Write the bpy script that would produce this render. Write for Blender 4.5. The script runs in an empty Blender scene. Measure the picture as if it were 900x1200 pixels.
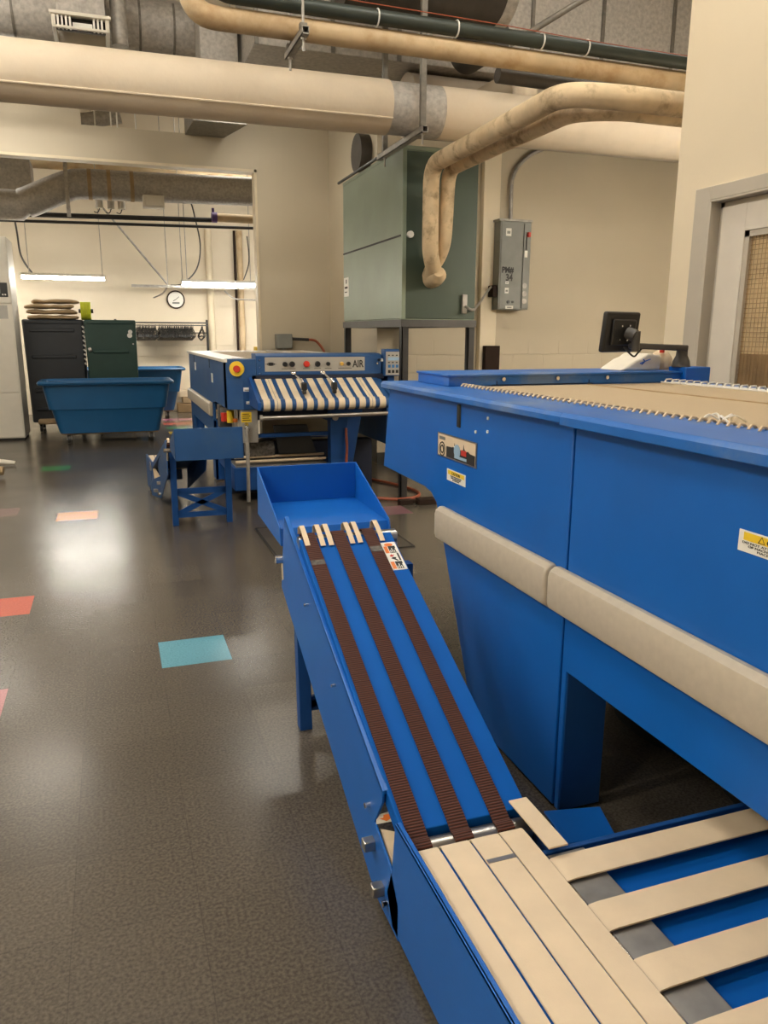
import bpy, bmesh, math, random
from mathutils import Vector, Matrix
random.seed(7)
SC = bpy.context.scene
COL = SC.collection
V = Vector
PI = math.pi

# ------------------------------------------------------------------ materials
def new_mat(name):
    m = bpy.data.materials.new(name)
    m.use_nodes = True
    nt = m.node_tree
    return m, nt, nt.nodes['Principled BSDF']

def nd(nt, t, **kw):
    n = nt.nodes.new(t)
    for k, v in kw.items():
        if hasattr(n, k):
            setattr(n, k, v)
        else:
            n.inputs[k].default_value = v
    return n

def mat(name, col, rough=.5, metal=0., var=.08, scale=9., bump=0., bscale=60., spec=.5, coat=0., dirt=None, dscale=4., damt=.5):
    m, nt, b = new_mat(name)
    L = nt.links.new
    tc = nd(nt, 'ShaderNodeTexCoord')
    n = nd(nt, 'ShaderNodeTexNoise')
    n.inputs['Scale'].default_value = scale
    n.inputs['Detail'].default_value = 5
    L(tc.outputs['Object'], n.inputs['Vector'])
    r = nd(nt, 'ShaderNodeValToRGB')
    r.color_ramp.elements[0].position = .3
    r.color_ramp.elements[1].position = .7
    r.color_ramp.elements[0].color = tuple(c * (1 - var) for c in col) + (1,)
    r.color_ramp.elements[1].color = tuple(min(1, c * (1 + var)) for c in col) + (1,)
    L(n.outputs['Fac'], r.inputs['Fac'])
    out = r.outputs['Color']
    if dirt:
        n2 = nd(nt, 'ShaderNodeTexNoise')
        n2.inputs['Scale'].default_value = dscale
        n2.inputs['Detail'].default_value = 8
        n2.inputs['Roughness'].default_value = .65
        L(tc.outputs['Object'], n2.inputs['Vector'])
        r2 = nd(nt, 'ShaderNodeValToRGB')
        r2.color_ramp.elements[0].position = .5
        r2.color_ramp.elements[1].position = .68
        r2.color_ramp.elements[0].color = (0, 0, 0, 1)
        r2.color_ramp.elements[1].color = (damt, damt, damt, 1)
        L(n2.outputs['Fac'], r2.inputs['Fac'])
        mx = nd(nt, 'ShaderNodeMixRGB')
        L(r2.outputs['Color'], mx.inputs['Fac'])
        L(out, mx.inputs['Color1'])
        mx.inputs['Color2'].default_value = tuple(dirt) + (1,)
        out = mx.outputs['Color']
    L(out, b.inputs['Base Color'])
    b.inputs['Roughness'].default_value = rough
    b.inputs['Metallic'].default_value = metal
    b.inputs['Specular IOR Level'].default_value = spec
    b.inputs['Coat Weight'].default_value = coat
    if bump:
        n3 = nd(nt, 'ShaderNodeTexNoise')
        n3.inputs['Scale'].default_value = bscale
        n3.inputs['Detail'].default_value = 4
        L(tc.outputs['Object'], n3.inputs['Vector'])
        bp = nd(nt, 'ShaderNodeBump')
        bp.inputs['Strength'].default_value = bump
        bp.inputs['Distance'].default_value = .01
        L(n3.outputs['Fac'], bp.inputs['Height'])
        L(bp.outputs['Normal'], b.inputs['Normal'])
    return m

def emit(name, col, s):
    m, nt, b = new_mat(name)
    b.inputs['Base Color'].default_value = tuple(col) + (1,)
    b.inputs['Emission Color'].default_value = tuple(col) + (1,)
    b.inputs['Emission Strength'].default_value = s
    return m

M = {}
M['blue'] = mat('blue_paint', (.003, .116, .48), .42, var=.05, scale=5, bump=.03, bscale=220)
M['blue_dusty'] = mat('dusty_blue_paint', (.012, .13, .48), .4, var=.06, scale=5, dirt=(.20, .27, .36), dscale=3.5, damt=.55)
M['blue_far'] = mat('far_blue_paint', (.012, .07, .215), .48, var=.08, scale=5, dirt=(.07, .115, .17), dscale=4, damt=.35)  # darker, greyer blue for the far machine and its conveyor
M['blue_deck'] = mat('blue_deck_paint', (.003, .10, .43), .6, var=.05, scale=6, spec=.12)
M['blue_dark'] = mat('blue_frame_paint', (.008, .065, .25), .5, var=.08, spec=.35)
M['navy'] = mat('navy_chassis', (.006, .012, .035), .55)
M['cream'] = mat('cream_plastic', (.50, .44, .35), .45, var=.05, scale=40, bump=.06, bscale=300)
M['beltb'] = mat('beige_belt_canvas', (.72, .58, .41), .8, var=.04, scale=14, bump=.08, bscale=420, dirt=(.55, .42, .28), dscale=2.2, damt=.35)
M['beltr'] = mat('beige_belt_worn', (.70, .58, .42), .8, var=.08, scale=8, dirt=(.45, .28, .16), dscale=3, damt=.4)
M['steel'] = mat('brushed_steel', (.46, .44, .41), .33, 1, var=.1, scale=18, bump=.03, bscale=150)
M['steel_plate'] = mat('worn_steel_plate', (.33, .31, .28), .45, .75, var=.18, scale=14)
M['chrome'] = mat('bright_chrome', (.75, .73, .7), .15, 1)
M['zinc'] = mat('zinc_strut', (.38, .36, .33), .5, .6, var=.2, scale=20)
M['galv'] = mat('galvanized_sheet', (.43, .40, .36), .55, .2, var=.2, scale=30, dirt=(.56, .53, .48), dscale=13, damt=.35)
M['galv_dk'] = mat('dull_galvanized', (.19, .175, .15), .5, .4, var=.2, scale=25)
M['black'] = mat('black_plastic', (.012, .012, .012), .4)
M['rubber'] = mat('black_rubber', (.022, .021, .019), .5)
M['dkgrey'] = mat('dark_grey_metal', (.065, .062, .06), .5, var=.12)
M['iron'] = mat('dark_angle_iron', (.035, .033, .032), .55, .3, var=.2)
M['greyp'] = mat('console_grey', (.42, .40, .36), .45, .3, var=.04)
M['greybox'] = mat('grey_enclosure', (.20, .205, .19), .45, .1, var=.08)
M['green'] = mat('green_cabinet', (.22, .27, .205), .42, .1, var=.07, scale=3)
M['green_shade'] = mat('green_cabinet_shade', (.042, .064, .046), .48, .1, var=.1, scale=3)  # darker cabinet green; the front face's shade is put into the colour
M['white'] = mat('white_enamel', (.74, .70, .62), .4, var=.03)
M['offwhite'] = mat('offwhite_panel', (.76, .71, .61), .45, var=.03)
M['label'] = mat('label_white', (.82, .80, .74), .5, var=.02)
M['yellow'] = mat('label_yellow', (.85, .58, .03), .5, var=.03)
M['lime'] = mat('lime_yellow_webbing', (.62, .66, .03), .7, var=.1)
M['orange'] = mat('label_orange', (.78, .20, .03), .5, var=.04)
M['red'] = mat('red_plastic', (.55, .035, .02), .4)
M['ink'] = mat('black_ink', (.015, .014, .013), .6)
M['brown'] = mat('brown_painted_steel', (.026, .014, .009), .75, var=.15, spec=.2)
M['tub'] = mat('blue_poly_tub', (.012, .10, .25), .38, var=.06, scale=4, bump=.04, bscale=40)
M['cart_b'] = mat('black_poly_cart', (.018, .021, .026), .5, var=.12, scale=6, bump=.05, bscale=50)
M['cart_g'] = mat('green_poly_cart', (.012, .045, .034), .48, var=.1, scale=6, bump=.05, bscale=50)
M['linen'] = mat('beige_linen', (.42, .30, .17), .9, var=.12, scale=12, bump=.25, bscale=25)
M['cloth'] = mat('white_cloth', (.75, .70, .6), .9, var=.06, bump=.2, bscale=25)
M['white_pipe'] = mat('white_jacket', (.66, .56, .43), .75, var=.05, scale=6, bump=.22, bscale=13, dirt=(.5, .38, .25), dscale=3, damt=.25)
M['tan_pipe'] = mat('tan_pipe_paint', (.56, .42, .25), .6, var=.12, scale=6, dirt=(.36, .2, .08), dscale=5, damt=.6)
M['steam'] = mat('stained_lagging', (.64, .50, .32), .85, var=.12, scale=10, bump=.35, bscale=18, dirt=(.16, .095, .045), dscale=6.5, damt=.8)
M['green_pipe'] = mat('dark_green_pipe', (.035, .045, .038), .5, .2, var=.15)
M['duct_w'] = mat('white_duct_jacket', (.55, .48, .40), .7, var=.05, scale=5, bump=.1, bscale=14)
M['copper'] = mat('orange_hose', (.30, .07, .03), .5)
M['wood'] = mat('brown_board', (.30, .19, .09), .7, var=.25, scale=7)
M['board'] = mat('tan_backing_board', (.70, .54, .31), .8, var=.08, scale=6)
M['trim'] = mat('taupe_door_paint', (.50, .45, .37), .5, var=.03)
M['doorp'] = mat('pale_door_paint', (.70, .64, .55), .5, var=.03)
M['jamb'] = mat('cream_jamb', (.70, .60, .43), .5, var=.04)
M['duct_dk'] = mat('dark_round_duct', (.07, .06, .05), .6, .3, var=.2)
M['lint'] = mat('grey_lint_roll', (.13, .12, .11), .95, var=.5, scale=40, bump=.5, bscale=40)
M['gold'] = mat('amber_lamp', (.75, .45, .08), .3)
M['purple'] = mat('violet_plastic', (.10, .05, .2), .5)
M['sky_lbl'] = mat('pale_blue_ink', (.30, .45, .60), .5)
M['screen'] = mat('dark_screen', (.02, .022, .028), .2)
M['blue_key'] = mat('blue_key', (.03, .16, .42), .5)
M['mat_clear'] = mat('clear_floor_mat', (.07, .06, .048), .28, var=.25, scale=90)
M['tube'] = emit('fluorescent_tube', (1., .95, .85), 78)
M['tube_hi'] = emit('ceiling_tube', (1., .95, .85), 108)
M['tube_lo'] = emit('dim_ceiling_tube', (1., .94, .83), 42)
M['tube_mid_fill'] = emit('mid_fill_tube', (1., .95, .85), 62)  # emission of the added lights high in the back room
M['tube_fill'] = emit('fill_tube', (1., .94, .83), 112)  # emission of the added lights that brighten the rear wall

def wall_mat(name, col, block_z=None, bricks=True):
    m, nt, b = new_mat(name)
    L = nt.links.new
    g = nd(nt, 'ShaderNodeNewGeometry')
    n = nd(nt, 'ShaderNodeTexNoise')
    n.inputs['Scale'].default_value = .9
    n.inputs['Detail'].default_value = 6
    L(g.outputs['Position'], n.inputs['Vector'])
    r = nd(nt, 'ShaderNodeValToRGB')
    r.color_ramp.elements[0].position = .3
    r.color_ramp.elements[1].position = .7
    r.color_ramp.elements[0].color = tuple(c * .94 for c in col) + (1,)
    r.color_ramp.elements[1].color = tuple(c * 1.05 for c in col) + (1,)
    L(n.outputs['Fac'], r.inputs['Fac'])
    L(r.outputs['Color'], b.inputs['Base Color'])
    b.inputs['Roughness'].default_value = .55
    n2 = nd(nt, 'ShaderNodeTexNoise')
    n2.inputs['Scale'].default_value = 70
    L(g.outputs['Position'], n2.inputs['Vector'])
    bp = nd(nt, 'ShaderNodeBump')
    bp.inputs['Strength'].default_value = .06
    bp.inputs['Distance'].default_value = .01
    L(n2.outputs['Fac'], bp.inputs['Height'])
    nrm = bp
    if block_z:
        sx = nd(nt, 'ShaderNodeSeparateXYZ')
        L(g.outputs['Position'], sx.inputs[0])
        cx = nd(nt, 'ShaderNodeCombineXYZ')
        L(sx.outputs['X'], cx.inputs['X'])
        L(sx.outputs['Z'], cx.inputs['Y'])
        br = nd(nt, 'ShaderNodeTexBrick')
        br.inputs['Scale'].default_value = 1
        br.inputs['Mortar Size'].default_value = .006
        br.inputs['Mortar Smooth'].default_value = .3
        br.inputs['Brick Width'].default_value = .4
        br.inputs['Row Height'].default_value = .2
        L(cx.outputs[0], br.inputs['Vector'])
        lt = nd(nt, 'ShaderNodeMath', operation='LESS_THAN')
        L(sx.outputs['Z'], lt.inputs[0])
        lt.inputs[1].default_value = block_z
        mu = nd(nt, 'ShaderNodeMath', operation='MULTIPLY')
        L(br.outputs['Fac'], mu.inputs[0])
        L(lt.outputs[0], mu.inputs[1])
        b2 = nd(nt, 'ShaderNodeBump')
        b2.invert = True
        b2.inputs['Strength'].default_value = .7
        b2.inputs['Distance'].default_value = .006
        L(mu.outputs[0], b2.inputs['Height'])
        L(bp.outputs['Normal'], b2.inputs['Normal'])
        nrm = b2
    L(nrm.outputs['Normal'], b.inputs['Normal'])
    return m
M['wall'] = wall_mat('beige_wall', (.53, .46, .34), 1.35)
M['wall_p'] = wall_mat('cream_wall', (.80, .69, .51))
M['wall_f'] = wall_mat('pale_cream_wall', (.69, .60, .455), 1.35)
M['ceil'] = wall_mat('ceiling_paint', (.48, .42, .33))

T = .3048
OX, OY = .11517, 3.26466
TILES = [(0, 0, (.115, .335, .43)), (-2, 10, (.62, .22, .06)), (-3, 3, (.55, .11, .07)), (-3, 18, (.06, .26, .09)),
         (-3, -1, (.36, .13, .13)), (-4, 11, (.21, .13, .125)), (6, 8, (.24, .12, .14)),
         (2, 27, (.62, .45, .06)), (2, 31, (.5, .10, .06)), (3, 31, (.45, .14, .07)), (3, 33, (.42, .2, .22)), (2, 29, (.10, .3, .14)),
         (3, 29, (.12, .25, .3)), (2, 33, (.4, .12, .2)), (4, 32, (.5, .3, .08)), (4, 34, (.2, .25, .35))]
def floor_mat():
    m, nt, b = new_mat('waxed_tile_floor')
    L = nt.links.new
    g = nd(nt, 'ShaderNodeNewGeometry')
    # speckle
    n = nd(nt, 'ShaderNodeTexNoise'); n.inputs['Scale'].default_value = 115; n.inputs['Detail'].default_value = 3
    L(g.outputs['Position'], n.inputs['Vector'])
    r = nd(nt, 'ShaderNodeValToRGB')
    r.color_ramp.elements[0].position = .34; r.color_ramp.elements[1].position = .68
    r.color_ramp.elements[0].color = (.060, .050, .039, 1)
    r.color_ramp.elements[1].color = (.118, .100, .078, 1)
    L(n.outputs['Fac'], r.inputs['Fac'])
    mp = nd(nt, 'ShaderNodeMapping')
    mp.inputs['Location'].default_value = (-OX / T, -OY / T, 0)
    mp.inputs['Scale'].default_value = (1 / T, 1 / T, 1)
    L(g.outputs['Position'], mp.inputs['Vector'])
    fl = nd(nt, 'ShaderNodeVectorMath', operation='FLOOR')
    L(mp.outputs[0], fl.inputs[0])
    # per tile shade
    wn = nd(nt, 'ShaderNodeTexWhiteNoise'); wn.noise_dimensions = '3D'
    sxf = nd(nt, 'ShaderNodeSeparateXYZ'); L(fl.outputs[0], sxf.inputs[0])
    cx = nd(nt, 'ShaderNodeCombineXYZ')
    L(sxf.outputs['X'], cx.inputs['X']); L(sxf.outputs['Y'], cx.inputs['Y'])
    L(cx.outputs[0], wn.inputs['Vector'])
    mr = nd(nt, 'ShaderNodeMapRange'); mr.inputs['To Min'].default_value = .9; mr.inputs['To Max'].default_value = 1.08
    L(wn.outputs['Value'], mr.inputs['Value'])
    mu = nd(nt, 'ShaderNodeMixRGB', blend_type='MULTIPLY'); mu.inputs['Fac'].default_value = 1
    L(r.outputs['Color'], mu.inputs['Color1']); L(mr.outputs[0], mu.inputs['Color2'])
    out = mu.outputs['Color']
    # speckle multiplier for the coloured tiles
    r3 = nd(nt, 'ShaderNodeValToRGB')
    r3.color_ramp.elements[0].position = .3; r3.color_ramp.elements[1].position = .7
    r3.color_ramp.elements[0].color = (.72, .72, .72, 1); r3.color_ramp.elements[1].color = (1, 1, 1, 1)
    L(n.outputs['Fac'], r3.inputs['Fac'])
    for (i, j, c) in TILES:
        cmpx = nd(nt, 'ShaderNodeMath', operation='COMPARE'); L(sxf.outputs['X'], cmpx.inputs[0]); cmpx.inputs[1].default_value = i; cmpx.inputs[2].default_value = .4
        cmpy = nd(nt, 'ShaderNodeMath', operation='COMPARE'); L(sxf.outputs['Y'], cmpy.inputs[0]); cmpy.inputs[1].default_value = j; cmpy.inputs[2].default_value = .4
        an = nd(nt, 'ShaderNodeMath', operation='MULTIPLY'); L(cmpx.outputs[0], an.inputs[0]); L(cmpy.outputs[0], an.inputs[1])
        cc = nd(nt, 'ShaderNodeMixRGB', blend_type='MULTIPLY'); cc.inputs['Fac'].default_value = 1
        cc.inputs['Color1'].default_value = tuple(c) + (1,); L(r3.outputs['Color'], cc.inputs['Color2'])
        mx = nd(nt, 'ShaderNodeMixRGB'); L(an.outputs[0], mx.inputs['Fac']); L(out, mx.inputs['Color1']); L(cc.outputs['Color'], mx.inputs['Color2'])
        out = mx.outputs['Color']
    # tile joints
    fr = nd(nt, 'ShaderNodeVectorMath', operation='FRACTION'); L(mp.outputs[0], fr.inputs[0])
    sf = nd(nt, 'ShaderNodeSeparateXYZ'); L(fr.outputs[0], sf.inputs[0])
    mn = nd(nt, 'ShaderNodeMath', operation='MINIMUM'); L(sf.outputs['X'], mn.inputs[0]); L(sf.outputs['Y'], mn.inputs[1])
    ls = nd(nt, 'ShaderNodeMath', operation='LESS_THAN'); L(mn.outputs[0], ls.inputs[0]); ls.inputs[1].default_value = .008
    jf = nd(nt, 'ShaderNodeMath', operation='MULTIPLY'); L(ls.outputs[0], jf.inputs[0]); jf.inputs[1].default_value = .35
    mj = nd(nt, 'ShaderNodeMixRGB'); L(jf.outputs[0], mj.inputs['Fac']); L(out, mj.inputs['Color1']); mj.inputs['Color2'].default_value = (.03, .026, .02, 1)
    L(mj.outputs['Color'], b.inputs['Base Color'])
    # waxed, worn sheen
    n4 = nd(nt, 'ShaderNodeTexNoise'); n4.inputs['Scale'].default_value = 2.2; n4.inputs['Detail'].default_value = 6
    L(g.outputs['Position'], n4.inputs['Vector'])
    m4 = nd(nt, 'ShaderNodeMapRange'); m4.inputs['To Min'].default_value = .17; m4.inputs['To Max'].default_value = .31
    L(n4.outputs['Fac'], m4.inputs['Value']); L(m4.outputs[0], b.inputs['Roughness'])
    b.inputs['Specular IOR Level'].default_value = .6
    n5 = nd(nt, 'ShaderNodeTexNoise'); n5.inputs['Scale'].default_value = 4; n5.inputs['Detail'].default_value = 4
    L(g.outputs['Position'], n5.inputs['Vector'])
    bp = nd(nt, 'ShaderNodeBump'); bp.inputs['Strength'].default_value = .06; bp.inputs['Distance'].default_value = .008
    L(n5.outputs['Fac'], bp.inputs['Height'])
    L(bp.outputs['Normal'], b.inputs['Normal'])
    return m
M['floor'] = floor_mat()

def ribbed(name, c0, c1, scale, axis='Y', rough=.8, bump=.6):
    m, nt, b = new_mat(name); L = nt.links.new
    tc = nd(nt, 'ShaderNodeTexCoord')
    w = nd(nt, 'ShaderNodeTexWave'); w.bands_direction = axis
    w.inputs['Scale'].default_value = scale; w.inputs['Distortion'].default_value = .3
    L(tc.outputs['Object'], w.inputs['Vector'])
    r = nd(nt, 'ShaderNodeValToRGB')
    r.color_ramp.elements[0].color = tuple(c0) + (1,); r.color_ramp.elements[1].color = tuple(c1) + (1,)
    L(w.outputs['Fac'], r.inputs['Fac']); L(r.outputs['Color'], b.inputs['Base Color'])
    bp = nd(nt, 'ShaderNodeBump'); bp.inputs['Strength'].default_value = bump; bp.inputs['Distance'].default_value = .004
    L(w.outputs['Fac'], bp.inputs['Height']); L(bp.outputs['Normal'], b.inputs['Normal'])
    b.inputs['Roughness'].default_value = rough
    return m
M['brownbelt'] = ribbed('ribbed_brown_belt', (.028, .008, .005), (.105, .030, .016), 48, 'Y')
M['mesh'] = ribbed('cream_tape_bed', (.42, .32, .2), (.62, .5, .34), 30, 'X', bump=.8)

# ------------------------------------------------------------------ mesh builder
class MB:
    def __init__(s, fn=None):
        s.bm = bmesh.new(); s.fn = fn
    def box(s, x0, x1, y0, y1, z0, z1, mtx=None):
        vs = [s.bm.verts.new(mtx @ V(p) if mtx else V(p)) for p in
              ((x0, y0, z0), (x1, y0, z0), (x1, y1, z0), (x0, y1, z0), (x0, y0, z1), (x1, y0, z1), (x1, y1, z1), (x0, y1, z1))]
        for f in ((0, 3, 2, 1), (4, 5, 6, 7), (0, 1, 5, 4), (1, 2, 6, 5), (2, 3, 7, 6), (3, 0, 4, 7)):
            s.bm.faces.new([vs[i] for i in f])
        return s
    def hexa(s, pts):
        vs = [s.bm.verts.new(V(p)) for p in pts]
        for f in ((0, 3, 2, 1), (4, 5, 6, 7), (0, 1, 5, 4), (1, 2, 6, 5), (2, 3, 7, 6), (3, 0, 4, 7)):
            s.bm.faces.new([vs[i] for i in f])
        return s
    def prism(s, pts, axis, a, b):
        def mk(p, t):
            return V((t, p[0], p[1])) if axis == 'x' else V((p[0], t, p[1])) if axis == 'y' else V((p[0], p[1], t))
        A = [s.bm.verts.new(mk(p, a)) for p in pts]; B = [s.bm.verts.new(mk(p, b)) for p in pts]
        n = len(pts)
        s.bm.faces.new(A); s.bm.faces.new(B[::-1])
        for i in range(n):
            s.bm.faces.new((A[i], B[i], B[(i + 1) % n], A[(i + 1) % n]))
        return s
    def poly(s, pts, d):
        """flat polygon thickened along vector d"""
        A = [s.bm.verts.new(V(p)) for p in pts]; B = [s.bm.verts.new(V(p) + V(d)) for p in pts]
        n = len(pts)
        s.bm.faces.new(A); s.bm.faces.new(B[::-1])
        for i in range(n):
            s.bm.faces.new((A[i], B[i], B[(i + 1) % n], A[(i + 1) % n]))
        return s
    def tube(s, path, r, seg=14, caps=True, flat=None):
        P = [V(p) for p in path]; n = len(P)
        R = r if isinstance(r, (list, tuple)) else [r] * n
        t0 = (P[1] - P[0]).normalized()
        up = V((0, 0, 1)) if abs(t0.z) < .9 else V((1, 0, 0))
        u = t0.cross(up).normalized(); rings = []
        for i in range(n):
            t = (P[min(i + 1, n - 1)] - P[max(i - 1, 0)]).normalized()
            if 0 < i < n - 1:
                a = (P[i] - P[i - 1]).normalized(); c = (P[i + 1] - P[i]).normalized()
                t = (a + c).normalized(); k = 1 / max(.5, math.sqrt(max(.01, (1 + a.dot(c)) / 2)))
            else:
                k = 1
            u = (u - t * u.dot(t)).normalized(); w = t.cross(u)
            rings.append([s.bm.verts.new(P[i] + (u * math.cos(2 * PI * j / seg) + w * math.sin(2 * PI * j / seg) * (flat or 1)) * R[i]) for j in range(seg)])
        for i in range(n - 1):
            for j in range(seg):
                s.bm.faces.new((rings[i][j], rings[i][(j + 1) % seg], rings[i + 1][(j + 1) % seg], rings[i + 1][j]))
        if caps:
            s.bm.faces.new(rings[0][::-1]); s.bm.faces.new(rings[-1])
        return s
    def ribbon(s, path, wdir, w, th):
        """strip of width w (along wdir from the path) and thickness th following path"""
        P = [V(p) for p in path]; W = V(wdir).normalized() * w; n = len(P); rows = []
        for i in range(n):
            t = (P[min(i + 1, n - 1)] - P[max(i - 1, 0)]).normalized()
            nn = t.cross(V(wdir)).normalized() * th
            rows.append([s.bm.verts.new(p) for p in (P[i], P[i] + W, P[i] + W + nn, P[i] + nn)])
        for i in range(n - 1):
            for j in range(4):
                s.bm.faces.new((rows[i][j], rows[i][(j + 1) % 4], rows[i + 1][(j + 1) % 4], rows[i + 1][j]))
        s.bm.faces.new(rows[0][::-1]); s.bm.faces.new(rows[-1])
        return s
    def build(s, name, m, parent=None, smooth=False, bevel=0, seg=2):
        if s.fn:
            for v in s.bm.verts:
                v.co = V(s.fn(v.co))
        bmesh.ops.recalc_face_normals(s.bm, faces=s.bm.faces[:])
        if parent is not None:
            off = ORIG[parent.name]
        else:
            xs = [v.co for v in s.bm.verts]
            lo = [min(c[i] for c in xs) for i in range(3)]; hi = [max(c[i] for c in xs) for i in range(3)]
            off = V(((lo[0] + hi[0]) / 2, (lo[1] + hi[1]) / 2, lo[2]))
        for v in s.bm.verts:
            v.co -= off
        me = bpy.data.meshes.new(name)
        s.bm.to_mesh(me); s.bm.free()
        me.materials.append(M[m] if isinstance(m, str) else m)
        o = bpy.data.objects.new(name, me); COL.objects.link(o)
        if parent is not None:
            o.parent = parent
        else:
            o.location = off
        ORIG[o.name] = off
        if smooth:
            for p in me.polygons: p.use_smooth = True
            if hasattr(me, 'set_sharp_from_angle'): me.set_sharp_from_angle(angle=math.radians(40))
        if bevel:
            b = o.modifiers.new('edge', 'BEVEL'); b.width = bevel; b.segments = seg; b.limit_method = 'ANGLE'; b.angle_limit = math.radians(40)
            if not smooth:
                for p in me.polygons: p.use_smooth = True
                if hasattr(me, 'set_sharp_from_angle'): me.set_sharp_from_angle(angle=math.radians(30))
        return o
ORIG = {}
def arc(c, r, a0, a1, n, plane='yz', fix=0.):
    out = []
    for i in range(n + 1):
        a = math.radians(a0 + (a1 - a0) * i / n)
        p, q = c[0] + r * math.cos(a), c[1] + r * math.sin(a)
        out.append((fix, p, q) if plane == 'yz' else (p, fix, q) if plane == 'xz' else (p, q, fix))
    return out
def smoothpath(pts, n=6, it=1):
    """round the corners of a polyline (Catmull-Rom)"""
    P = [V(p) for p in pts]; out = []
    for i in range(len(P) - 1):
        p0, p1, p2, p3 = P[max(i - 1, 0)], P[i], P[i + 1], P[min(i + 2, len(P) - 1)]
        for k in range(n):
            t = k / n
            out.append(.5 * ((2 * p1) + (p2 - p0) * t + (2 * p0 - 5 * p1 + 4 * p2 - p3) * t * t + (3 * p1 - p0 - 3 * p2 + p3) * t ** 3))
    out.append(P[-1]); return out
def elbow(pts, r, n=5):
    """polyline with every inner corner rounded to radius r"""
    P = [V(p) for p in pts]; out = [P[0]]
    for i in range(1, len(P) - 1):
        a = (P[i - 1] - P[i]); b = (P[i + 1] - P[i]); d = min(r, a.length * .45, b.length * .45)
        a.normalize(); b.normalize(); s, e = P[i] + a * d, P[i] + b * d
        for k in range(n + 1):
            t = k / n; out.append(s * (1 - t) ** 2 + P[i] * 2 * t * (1 - t) + e * t * t)
    out.append(P[-1]); return out

def tag(o, label, cat, group=None, kind=None):
    if label: o['label'] = label
    if cat: o['category'] = cat
    if group: o['group'] = group
    if kind: o['kind'] = kind
    return o
def thing(name, label, cat, loc, group=None):
    o = bpy.data.objects.new(name, None); COL.objects.link(o); o.location = loc; o.empty_display_size = .1
    ORIG[o.name] = V(loc)
    return tag(o, label, cat, group)
def struct(mb, name, m, **k):
    o = mb.build(name, m, **k); o['kind'] = 'structure'; return o
def plate(name, o, u, v, w, h, m, parent, th=.003, bevel=0):
    """thin rectangular plate: o = lower-left corner, u right, v up; stands proud of its surface"""
    u, v = V(u).normalized(), V(v).normalized(); n = u.cross(v); o = V(o)
    return MB().poly([o, o + u * w, o + u * w + v * h, o + v * h], n * th).build(name, m, parent, bevel=bevel)
def text(name, s, o, u, v, size, m, parent, align='LEFT', sx=1., lift=.0005, bold=0.):
    u, v = V(u).normalized(), V(v).normalized(); n = u.cross(v)
    cu = bpy.data.curves.new(name, 'FONT'); cu.body = s; cu.size = size; cu.align_x = align; cu.extrude = .0004; cu.offset = bold; cu.resolution_u = 3
    t = bpy.data.objects.new(name, cu); COL.objects.link(t)
    bpy.context.view_layer.update()
    me = bpy.data.meshes.new_from_object(t.evaluated_get(bpy.context.evaluated_depsgraph_get()))
    bpy.data.objects.remove(t); bpy.data.curves.remove(cu)
    off = ORIG[parent.name]
    for p in me.vertices:
        c = p.co; p.co = V(o) + u * c.x * sx + v * c.y + n * (c.z + lift) - off
    me.materials.clear(); me.materials.append(M[m])
    ob = bpy.data.objects.new(name, me); COL.objects.link(ob); ob.parent = parent; ORIG[ob.name] = off
    return ob

# ------------------------------------------------------------------ the setting
H = 5.3
struct(MB().box(-4.2, 8, -3.2, 15.3, -.1, 0), 'floor', 'floor')
struct(MB().box(-4.2, 8, -3.2, 15.3, H, H + .1), 'ceiling', 'ceil')
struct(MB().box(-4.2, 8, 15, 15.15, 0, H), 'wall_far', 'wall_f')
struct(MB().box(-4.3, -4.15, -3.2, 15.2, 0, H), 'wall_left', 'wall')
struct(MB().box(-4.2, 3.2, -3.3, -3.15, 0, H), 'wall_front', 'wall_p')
w = MB()
w.box(-4.15, -3.2, 10, 10.15, 0, 3.36); w.box(1.83, 2.74, 10, 10.15, 0, 3.36)
w.box(-4.15, 2.74, 10, 10.15, 3.36, 3.705); w.box(-4.15, -.13, 10, 10.15, 3.705, 4.74); w.box(1.12, 2.74, 10, 10.15, 3.705, 4.74)
w.box(-4.15, 2.74, 10, 10.15, 4.74, H)
struct(w, 'wall_back', 'wall')
struct(MB().box(2.74, 2.89, 8.25, 10.15, 0, H), 'wall_recess', 'wall')
struct(MB().box(2.74, 8, 8.1, 8.25, 0, H), 'wall_rear', 'wall')
struct(MB().box(7.9, 8, 3.7, 8.1, 0, H), 'wall_side', 'wall')
struct(MB().box(2.74, 8, 8.085, 8.1, 0, .13), 'baseboard_rear', 'rubber')
struct(MB().box(3.93, 4.13, 8.02, 8.1, 0, H), 'column', 'wall_p', bevel=.006)
# jamb of the opening
struct(MB().box(1.80, 1.83, 9.985, 10.16, 0, 3.36).box(-3.2, 1.83, 9.985, 10.16, 3.33, 3.36), 'trim_1', 'jamb')
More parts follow.
